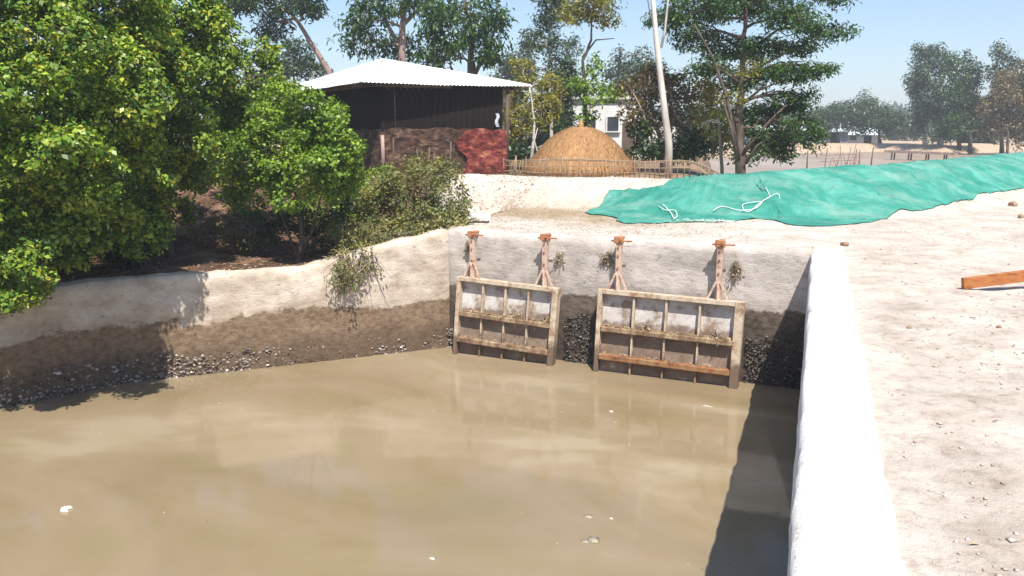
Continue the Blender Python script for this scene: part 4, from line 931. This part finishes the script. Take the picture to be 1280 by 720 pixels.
# bamboo fishing frame
q = P(1052, 190, 42); fr_ = empty('fishing_frame', (q.x, q.y, -.5), 'tangle of thin brown bamboo sticks standing in the pond left of the jetty', 'frame')
random.seed(5)
for k in range(13):
    x = random.uniform(-.9, .9); mb = MB().tube([(x, random.uniform(-.5, .5), 0), (x+random.uniform(-.4, .4), random.uniform(-.5, .5), random.uniform(.9, 1.6))], [.028, .02], 5); mb.build('stick', m_bark_pink, fr_)
for z in (.7, 1.0): MB().tube([(-1, 0, z), (1, .1, z+.1)], .022, 5).build('crossbar', m_bark_pink, fr_)
for i, (px, d, h_) in enumerate(((1010, 44, 1.2), (1075, 50, 1.1), (1090, 50, 1.3))):
    q = P(px, 190, d); o = MB().tube([(0, 0, 0), (random.gauss(0, .1), 0, h_)], [.04, .03], 6).build('stake', m_bark, None, True); o.location = (q.x, q.y, -.5)
    tag(o, ['thin stake standing alone in the pond left of the fishing frame', 'thin stake in the pond just right of the fishing frame', 'thin stake in the pond nearest the jetty'][i], 'stake')
random.seed(15)
for k, (px, d, s_) in enumerate(((1000, 88, .5), (1135, 78, .6), (1150, 77, .4), (1242, 70, .5))):
    pass

# ------------------------------------------------------------------ green tarp
m_tarp, nt, out = newmat('green_net_tarp'); g = N(nt); v = g.coord()
c = g.ramp(g.noise(v, .9, 6, .65, .8), [(.34, (.030, .205, .155)), (.50, (.045, .255, .195)), (.64, (.10, .34, .27))])
geo = g.n('ShaderNodeNewGeometry')
mpd = g.n('ShaderNodeMapping'); mpd.inputs['Rotation'].default_value = (0, 0, .35); mpd.inputs['Scale'].default_value = (.32, 1.1, 1); g.l(g.coord(), mpd.inputs[0])
dust = g.ramp(g.noise(mpd.outputs[0], 1.6, 7, .72, .25), [(.48, 0.), (.68, .6)]); c = g.mix(dust, c, (.25, .38, .32))
wv = g.noise(v, 90, 3, .6); c = g.mix(.3, c, g.ramp(wv, [(.3, .55), (.6, 1.)]), 'MULTIPLY')
fr = g.noise(g.coord('Object', (1, .5, 1)), 3.2, 6, .62, 1.2); fold = g.math('MULTIPLY', g.math('ABSOLUTE', g.math('SUBTRACT', fr, .5)), 3.0)
fr2 = g.noise(g.coord('Object', (.5, 1, 1)), 7.5, 5, .6, .8); fold = g.math('ADD', fold, g.math('MULTIPLY', g.math('ABSOLUTE', g.math('SUBTRACT', fr2, .5)), 1.3))
g.pbsdf(out, c, .8, g.bump(g.math('ADD', fold, g.math('MULTIPLY', wv, .12)), .5, .06), .12)
def gp(x, y):   # survey pixel -> terrain point
    # march along the sight line until it meets the ground
    d = 7.0
    while d < 60:
        p = P(x, y, d); 
        if p.z < hz(p.x, p.y): break
        d += .1
    return p, d
bot = [(726, 266), (745, 270), (775, 271), (768, 279), (800, 282), (835, 279), (870, 278), (905, 279), (940, 276), (962, 272), (972, 280), (1000, 285), (1030, 285), (1060, 281), (1085, 280), (1110, 272), (1140, 265), (1170, 259), (1200, 253), (1240, 243), (1280, 236), (1330, 228), (1400, 220)]
topc = [(762, 244), (790, 241), (815, 238), (828, 235), (843, 226), (858, 221), (885, 218)]
from bisect import bisect
B_ = [gp(*q)[0] for q in bot]
Tt = [gp(*q)[0] for q in topc]
# continue the top edge over and past the crest
for s_i, (px, d) in enumerate(((915, 18.35), (950, 18.45), (985, 18.9), (1040, 19.4), (1100, 20.4), (1150, 22.3), (1200, 25.4), (1240, 27.8), (1280, 30.5), (1340, 36), (1400, 44))):
    q = L((px-640)*d/1024, d); Tt.append(q)
def resample(pts, n):
    pts = [Vector((p.x, p.y, 0)) for p in pts]; ls = [0]
    for a, b in zip(pts[:-1], pts[1:]): ls.append(ls[-1]+(b-a).length)
    out_ = []
    for i in range(n):
        s = ls[-1]*i/(n-1); k = min(len(pts)-2, max(0, bisect(ls, s)-1)); out_.append(pts[k].lerp(pts[k+1], (s-ls[k])/max(1e-6, ls[k+1]-ls[k])))
    return out_
def resample_frac(pts, fr, n):
    out_ = []
    for i in range(n):
        x = i/(n-1)
        k = 0
        while k < len(fr)-2 and fr[k+1] < x: k += 1
        a = (x-fr[k])/(fr[k+1]-fr[k]); out_.append(Vector((pts[k].x, pts[k].y, 0)).lerp(Vector((pts[k+1].x, pts[k+1].y, 0)), a))
    return out_
# parametrise both edges by survey bearing so the strips do not shear
def bearing(p): return (p.x*cyw+p.y*syw)/(-p.x*syw+p.y*cyw)
b0_, b1_ = bearing(B_[0]), bearing(B_[-1]); t0_, t1_ = bearing(Tt[0]), bearing(Tt[-1])
NS, NT = 420, 64
eb = resample_frac(B_, [(bearing(p)-b0_)/(b1_-b0_) for p in B_], NS) if all(bearing(B_[i+1]) > bearing(B_[i]) for i in range(len(B_)-1)) else resample(B_, NS)
et = resample_frac(Tt, [(bearing(p)-t0_)/(t1_-t0_) for p in Tt], NS)
E0 = np.array([(p.x, p.y) for p in eb])[:, None]; E1 = np.array([(p.x, p.y) for p in et])[:, None]; tt = np.linspace(0, 1, NT)[None, :, None]
JIT = np.stack([.05*fbm(np.arange(NS)*.12, np.zeros(NS), 90, 3), .10*fbm(np.arange(NS)*.15, np.zeros(NS), 91, 3)], -1)[:, None]
ker = np.ones(13)/13
E0 = np.stack([np.convolve(np.pad(E0[:, 0, c_], 6, mode='edge'), ker, 'valid') for c_ in (0, 1)], -1)[:, None]
XY = (E0+JIT)*(1-tt)+E1*tt; X_, Y_ = XY[..., 0], XY[..., 1]
edge = np.minimum(np.minimum(tt[..., 0]*4, 1), 1)*np.ones_like(X_)
hg = np.maximum(height(X_, Y_), np.maximum(height(X_+.07, Y_), height(X_, Y_+.07)))
wr = np.abs(fbm(X_*1.1+.5*Y_, Y_*1.7-X_*.6, 80, 4)); wr2 = np.abs(fbm(X_*3.1-Y_*2.2, Y_*1.1+X_, 84, 3))
calm = 1-.75*sst(.45, .8, tt[..., 0])
Z_ = hg+.010+.02*edge+(.030*(1-np.minimum(wr*2.6, 1))**2*edge+.030*(1-np.minimum(wr2*2.8, 1))**2*(.3+.7*edge))*calm+.02*fbm(X_*.8, Y_*.8, 88, 2)*edge
V = np.stack([X_, Y_, Z_], -1).reshape(-1, 3)
ii = (np.arange(NS-1)[:, None]*NT+np.arange(NT-1)[None]).ravel(); F = np.stack([ii, ii+NT, ii+NT+1, ii+1], -1)
tarp = link('green_tarp', mesh_np('green_tarp', V, F, True), m_tarp); sm = tarp.modifiers.new('thickness', 'SOLIDIFY'); sm.thickness = .003; sm.offset = 1
tag(tarp, 'long crumpled sea green net tarp spread over the sandy bank', 'tarp')
# white cords on the tarp
m_cord = M_noise('white_cord', (.72, .72, .68), (.85, .85, .82), 10, .8, .3, 40, .004)
def cord(pts, r, label):
    ps = []
    for (x, y) in pts:
        p, d = gp(x, y); p.z = hz(p.x, p.y)+.10; ps.append(p)
    sm_ = []
    for i in range(len(ps)-1):
        for k in range(6):
            t = k/6; p0 = ps[max(0, i-1)]; p1 = ps[i]; p2 = ps[i+1]; p3 = ps[min(len(ps)-1, i+2)]
            sm_.append(.5*((2*p1)+(p2-p0)*t+(2*p0-5*p1+4*p2-p3)*t*t+(3*p1-p0-3*p2+p3)*t**3))
    sm_.append(ps[-1]); o0 = sm_[0].copy(); o = MB().tube([q-o0 for q in sm_], r, 6).build('cord', m_cord, None, True); o.location = o0; tag(o, label, 'cord', 'white cords lying on the green tarp'); return o
cord([(891, 271), (902, 267), (918, 269), (930, 271), (944, 268), (952, 259), (938, 262), (928, 266), (930, 271), (938, 270), (950, 262), (963, 256)], .008, 'white cord knotted into a loop on the lower middle of the tarp')
cord([(957, 241), (960, 248), (963, 254), (968, 252), (973, 250), (974, 259)], .007, 'short white cord with a hooked end above the knotted loop')
cord([(822, 264), (832, 270), (843, 270), (846, 276), (842, 279), (838, 272), (828, 265)], .008, 'thin white cord looped near the left lower edge of the tarp')
# shredded white fibres where the tarp meets the sand
q, d = gp(888, 279)
mb = MB(); random.seed(9)
for k in range(40):
    a = Vector((random.gauss(0, .28), random.gauss(0, .09), .04)); mb.tube([a, a+Vector((random.uniform(-.12, .12), random.uniform(-.05, .05), random.uniform(0, .04)))], .006, 4)
o = mb.build('cord_scraps', m_cord); o.location = (q.x, q.y, hz(q.x, q.y)); tag(o, 'frayed white cord scraps at the lower edge of the tarp', 'scraps', kind='stuff')

# ------------------------------------------------------------------ plank on the sand
m_plank = M_noise('orange_timber', (.30, .095, .03), (.46, .18, .06), 5, .75, .6, 24, .008, (.6, 3, 6), c3=(.22, .075, .03))
a = P(1203, 354.5, 8.85); b = P(1420, 327, 8.75)
pl = empty('timber_plank', (a+b)/2, 'orange-brown timber plank lying on the sand at the right edge', 'plank'); po = pl.location.copy()
c_, sz, Mx = between(a-po, b-po, .06, .125, Vector((-.35, .94, 0)))
mb = MB(); mb.box(c_, sz, Mx); mb.build('board', m_plank, pl, bevel=.004)
def rock(name, loc, r, mat, label, cat, seed, flat=.7, group=None):
    import bmesh
    bm = bmesh.new(); bmesh.ops.create_icosphere(bm, subdivisions=2, radius=1)
    for v in bm.verts:
        p = np.array(v.co)[None]; k = 1+.35*float(n3(p*1.3+seed, seed)[0])+.15*float(n3(p*3+seed, seed+3)[0]); v.co = Vector((v.co.x*r*k, v.co.y*r*k*.85, v.co.z*r*k*flat))
    me = bpy.data.meshes.new(name); bm.to_mesh(me); bm.free(); o = link(name, me, mat); o.location = loc; tag(o, label, cat, group); return o
m_brick = M_noise('brick_rubble', (.20, .12, .08), (.36, .24, .16), 8, .9, .7, 30, .01)
m_stone = M_noise('pale_rubble', (.40, .34, .28), (.60, .54, .46), 8, .9, .7, 30, .01)
rock('rubble_stone', (b.x-.1, b.y, .06), .17, m_stone, 'stone propping the far end of the orange plank', 'stone', 1)
for px, py, r, mt, lab in ((1266, 258, .10, m_brick, 'brown brick lump on the sand near the right edge above the plank'), (1276, 272, .06, m_brick, 'smaller brick lump just below the brown one at the right edge'),
                           (1056, 308, .06, m_brick, 'small ochre lump at the far end of the white topped wall'), (1127, 504, .022, m_brick, 'small brown pebble on the sand beside the white wall'), (1238, 500, .022, m_brick, 'small dark pebble in the sand near the right edge')):
    p, d = gp(px, py); rock('rubble_stone', (p.x, p.y, hz(p.x, p.y)+r*.35), r, mt, lab, 'stone', px)
# crumpled blue-white plastic at the scrub
p, d = gp(592, 278); V = []; F = []
for i in range(14):
    for j in range(9):
        x = (i/13-.5)*.62; y = (j/8-.5)*.36; V.append((x, y, .05+.13*abs(float(fbm(np.array([x*5]), np.array([y*5]), 95, 3)[0]))+.08*(1-abs(x*3))*.6))
for i in range(13):
    for j in range(8): q = i*9+j; F.append((q, q+9, q+10, q+1))
me = bpy.data.meshes.new('plastic_sheet'); me.from_pydata(V, [], F); me.update()
m_pl = M_noise('blue_white_plastic', (.45, .52, .68), (.78, .80, .84), 6, .4, .5, 20, .01, c3=(.85, .85, .86))
o = link('plastic_sheet', me, m_pl); o.location = (p.x, p.y, hz(p.x, p.y)); o.rotation_euler = (0, 0, .3); tag(o, 'crumpled bluish white plastic bag beside the scrub bush on the headwall', 'plastic bag')
# grit, clods and litter on the sand
def scatter(name, n, region, size, mat, label, cat, flat=.5, seed=1):
    rg = np.random.default_rng(seed); V = []; F = []; c = 0
    x = rg.uniform(region[0], region[1], n); y = rg.uniform(region[2], region[3], n); dn = fbm(x*.9, y*.9, 61, 3)
    keep = dn > -.15; x = x[keep]; y = y[keep]; z = height(x, y); n = len(x)
    s = size*np.exp(rg.normal(0, .33, n)); O = np.array([(1, 0, 0), (0, 1, 0), (-1, 0, 0), (0, -1, 0), (0, 0, 1), (0, 0, -1)], float)
    R = rg.uniform(.55, 1.3, (n, 6, 1)); a = rg.uniform(0, 6.3, n)
    pt = O[None]*R; xx = pt[..., 0]*np.cos(a)[:, None]-pt[..., 1]*np.sin(a)[:, None]; yy = pt[..., 0]*np.sin(a)[:, None]+pt[..., 1]*np.cos(a)[:, None]
    V = np.stack([xx, yy, pt[..., 2]*flat], -1)*s[:, None, None]+np.stack([x, y, z+s*.15], -1)[:, None]
    T = np.array([(0, 1, 4), (1, 2, 4), (2, 3, 4), (3, 0, 4), (1, 0, 5), (2, 1, 5), (3, 2, 5), (0, 3, 5)])
    F = (np.arange(n)[:, None, None]*6+T[None]).reshape(-1, 3)
    o = link(name, mesh_np(name, V.reshape(-1, 3), F), mat); tag(o, label, cat, kind='stuff'); return o
m_grit = M_island('sand_clod', [(.54, .48, .41), (.46, .39, .32), (.58, .52, .46), (.38, .30, .23)], .95)
scatter('sand_clods', 5200, (.55, 6, 2.2, 17), .011, m_grit, 'small dry clods and crumbs scattered over the sand', 'clods', seed=2)
scatter('sand_clods', 900, (-6.5, -1.5, 13.4, 19), .018, m_grit, 'clods on the path behind the headwall', 'clods', seed=3)
m_lit = M_island('dry_litter', [(.30, .18, .09), (.42, .30, .17), (.20, .12, .07), (.5, .4, .26)], .95)
def litter(n, rg_, size, label, seed):
    global RNG; RNG = np.random.default_rng(seed)
    x = RNG.uniform(rg_[0], rg_[1], n); y = RNG.uniform(rg_[2], rg_[3], n); z = height(x, y)+.012
    ok = ~inpoly(x, y, [(-.1, -5), (-.1, 13), (-6.2, 13.3), (-10.3, 9.4), (-11.3, 7), (-13, -5)]); x = x[ok]; y = y[ok]; z = z[ok]; n = len(x)
    Nn = unit(n)*.3+np.array([0, 0, 1]); Nn /= np.linalg.norm(Nn, axis=1)[:, None]
    o = link('dry_litter', leaf_mesh('dry_litter', np.stack([x, y, z], -1), Nn, unit(n)*np.array([1, 1, .1]), RNG.uniform(.5, 1.5, n)*size, np.full(n, size*.28)), m_lit); tag(o, label, 'litter', kind='stuff')
litter(5200, (-13, -6.3, 9, 19.5), .08, 'fallen dry leaves and twigs on the brown slope under the bushes', 1)
litter(900, (-6.4, -1.0, 13.3, 17.5), .05, 'dry straw and leaves on the path behind the headwall', 2)
litter(220, (.6, 5.5, 3, 14), .05, 'a few dry leaves on the sand right of the white wall', 3)
# exposed roots on the slope and over the wall
m_root = m_bark_pink
rt = MB(); random.seed(31)
for k in range(60):
    px = random.uniform(400, 470); q = P(px, 330, 13.5); 
    q = Vector((q.x, q.y, -.48+random.uniform(-.05, .1))); f = Vector((.707, -.707, 0))*.12
    e = q+f+Vector((random.gauss(0, .12), random.gauss(0, .12), -random.uniform(.1, .42))); rt.tube([q-f*1.8, q+f*.6+Vector((0, 0, .04)), e], [.007, .006, .003], 4)
o = rt.build('hanging_roots', m_weed); tag(o, 'dry roots and stems hanging over the low wall below the scrub', 'roots', kind='stuff')
weed(P(434, 345, 13.42), 150, (.15, .09, .16), .11, thin=.003, name='wall_weed', down=True, label='dark dead creeper clump hanging on the low wall face below the scrub', grp=None)
weed(P(462, 305, 14.05), 30, (.35, .2, .08), .25, mat=mgs, name='grass_tuft', label='dry yellow grass on the wall top beside the headwall corner', cat='grass')

random.seed(44)
tuft = [weed((0, 0, 0), 16, (.07, .07, .02), .22, name='grass_clump', label='x', cat='grass') for _ in range(1)][0]
spots = [(478, 322, 13.95, 'dry grass clump on the wing wall top left of the bluish plastic bag'), (405, 332, 13.7, 'dry grass clump on the low wall top under the round shrub')]
for k, (x, y, d, lab) in enumerate(spots):
    o = tuft if k == 0 else tuft.copy()
    if k: COL.objects.link(o)
    q = P(x, y, d); o.location = (q.x, q.y, hz(q.x, q.y)+.03); o['label'] = lab; o['group'] = 'dry grass clumps on the wall top'
# ------------------------------------------------------------------ floating things on the basin
def wp(x, y):
    d = (EYE-WZ)/1.0; lo, hi = 3., 20.
    for _ in range(40):
        m = (lo+hi)/2
        if P(x, y, m).z > WZ: lo = m
        else: hi = m
    return P(x, y, lo)
m_float = M_noise('white_foam_leaf', (.78, .76, .62), (.88, .86, .76), 8)
def floater(x, y, pts, h, mat, label, name, cat, rz):
    q = wp(x, y); mb = MB(); n = len(pts); mb.v = [(a, b, 0.004) for a, b in pts]+[(a*.8, b*.8, h) for a, b in pts]
    mb.f = [tuple(range(n))[::-1], tuple(range(n, 2*n))]+[(i, (i+1) % n, n+(i+1) % n, n+i) for i in range(n)]
    o = mb.build(name, mat); o.location = (q.x, q.y, WZ); o.rotation_euler = (0, 0, rz); tag(o, label, cat); return o
floater(82, 638, [(-.055, 0), (-.03, .035), (.01, .055), (.05, .05), (.015, .015), (.055, -.04), (.0, -.045), (-.04, -.03)], .03, m_float, 'white folded leaf floating alone at the lower left of the water', 'floating_leaf', 'leaf', .3)
floater(885, 509, [(-.09, .0), (-.02, .025), (.08, .01), (.02, .005), (-.03, .0)], .015, m_float, 'pale curved leaf floating below the wide gate', 'floating_leaf', 'leaf', -.3)
floater(764, 515, [(-.03, 0), (0, .02), (.03, 0), (0, -.015)], .015, m_float, 'tiny pale flake floating in front of the wide gate', 'floating_leaf', 'leaf', 0)
floater(764, 649, [(-.02, 0), (0, .014), (.02, 0), (0, -.01)], .012, m_float, 'tiny pale flake floating above right of the bubbling stones', 'floating_leaf', 'leaf', 0)
floater(540, 699, [(-.03, 0), (0, .02), (.03, 0), (0, -.015)], .012, m_float, 'tiny pale flake floating at the lower middle of the water', 'floating_leaf', 'leaf', 0)
random.seed(12); mb = MB()
for k in range(150):
    x, y = random.uniform(20, 960), random.uniform(470, 715)
    if random.random() < .6: x, y = random.gauss(640, 150), random.gauss(500, 22)
    if x > 985 or y < 478+max(0, (560-x))*.03: continue
    q = wp(x, y)
    if q.y > 12.4 or q.x > -.1: continue
    s = random.uniform(.005, .014); mb.box((q.x, q.y, WZ+.002), (s*2.2, s, .004), Matrix.Rotation(random.random()*6, 3, 'Z'))
o = mb.build('floating_specks', m_lit); tag(o, 'tiny leaf specks floating on the muddy water', 'debris', kind='stuff')
m_wet = M_noise('wet_stone', (.10, .08, .06), (.42, .36, .27), 8, .5, .6, 30, .01)
q = wp(742, 676); rock('wet_stone', (q.x, q.y, WZ+.005), .06, m_wet, 'larger pale topped wet lump breaking the water surface', 'stone', 12, .6)
q = wp(731, 677); rock('wet_stone', (q.x, q.y, WZ+.0), .045, m_wet, 'dark wet lump touching the larger one in the water', 'stone', 15, .5)
q = wp(736, 645); rock('wet_stone', (q.x, q.y, WZ-.005), .05, m_wet, 'low dark wet lump in the water above the other two', 'stone', 18, .35)

# ------------------------------------------------------------------ haze
me = MB().box((0, 150, 14.25), (1800, 2280, 35.5)).mesh('haze')
m_haze = bpy.data.materials.new('haze'); m_haze.use_nodes = True; nt = m_haze.node_tree; nt.nodes.clear()
out = nt.nodes.new('ShaderNodeOutputMaterial'); vs = nt.nodes.new('ShaderNodeVolumePrincipled'); vs.inputs['Color'].default_value = (.90, .95, 1.0, 1); vs.inputs['Density'].default_value = .0014
vs.inputs['Anisotropy'].default_value = 0
nt.links.new(vs.outputs[0], out.inputs['Volume'])
hzo = link('haze', me, m_haze); tag(hzo, 'thin pale blue air haze', kind='stuff')
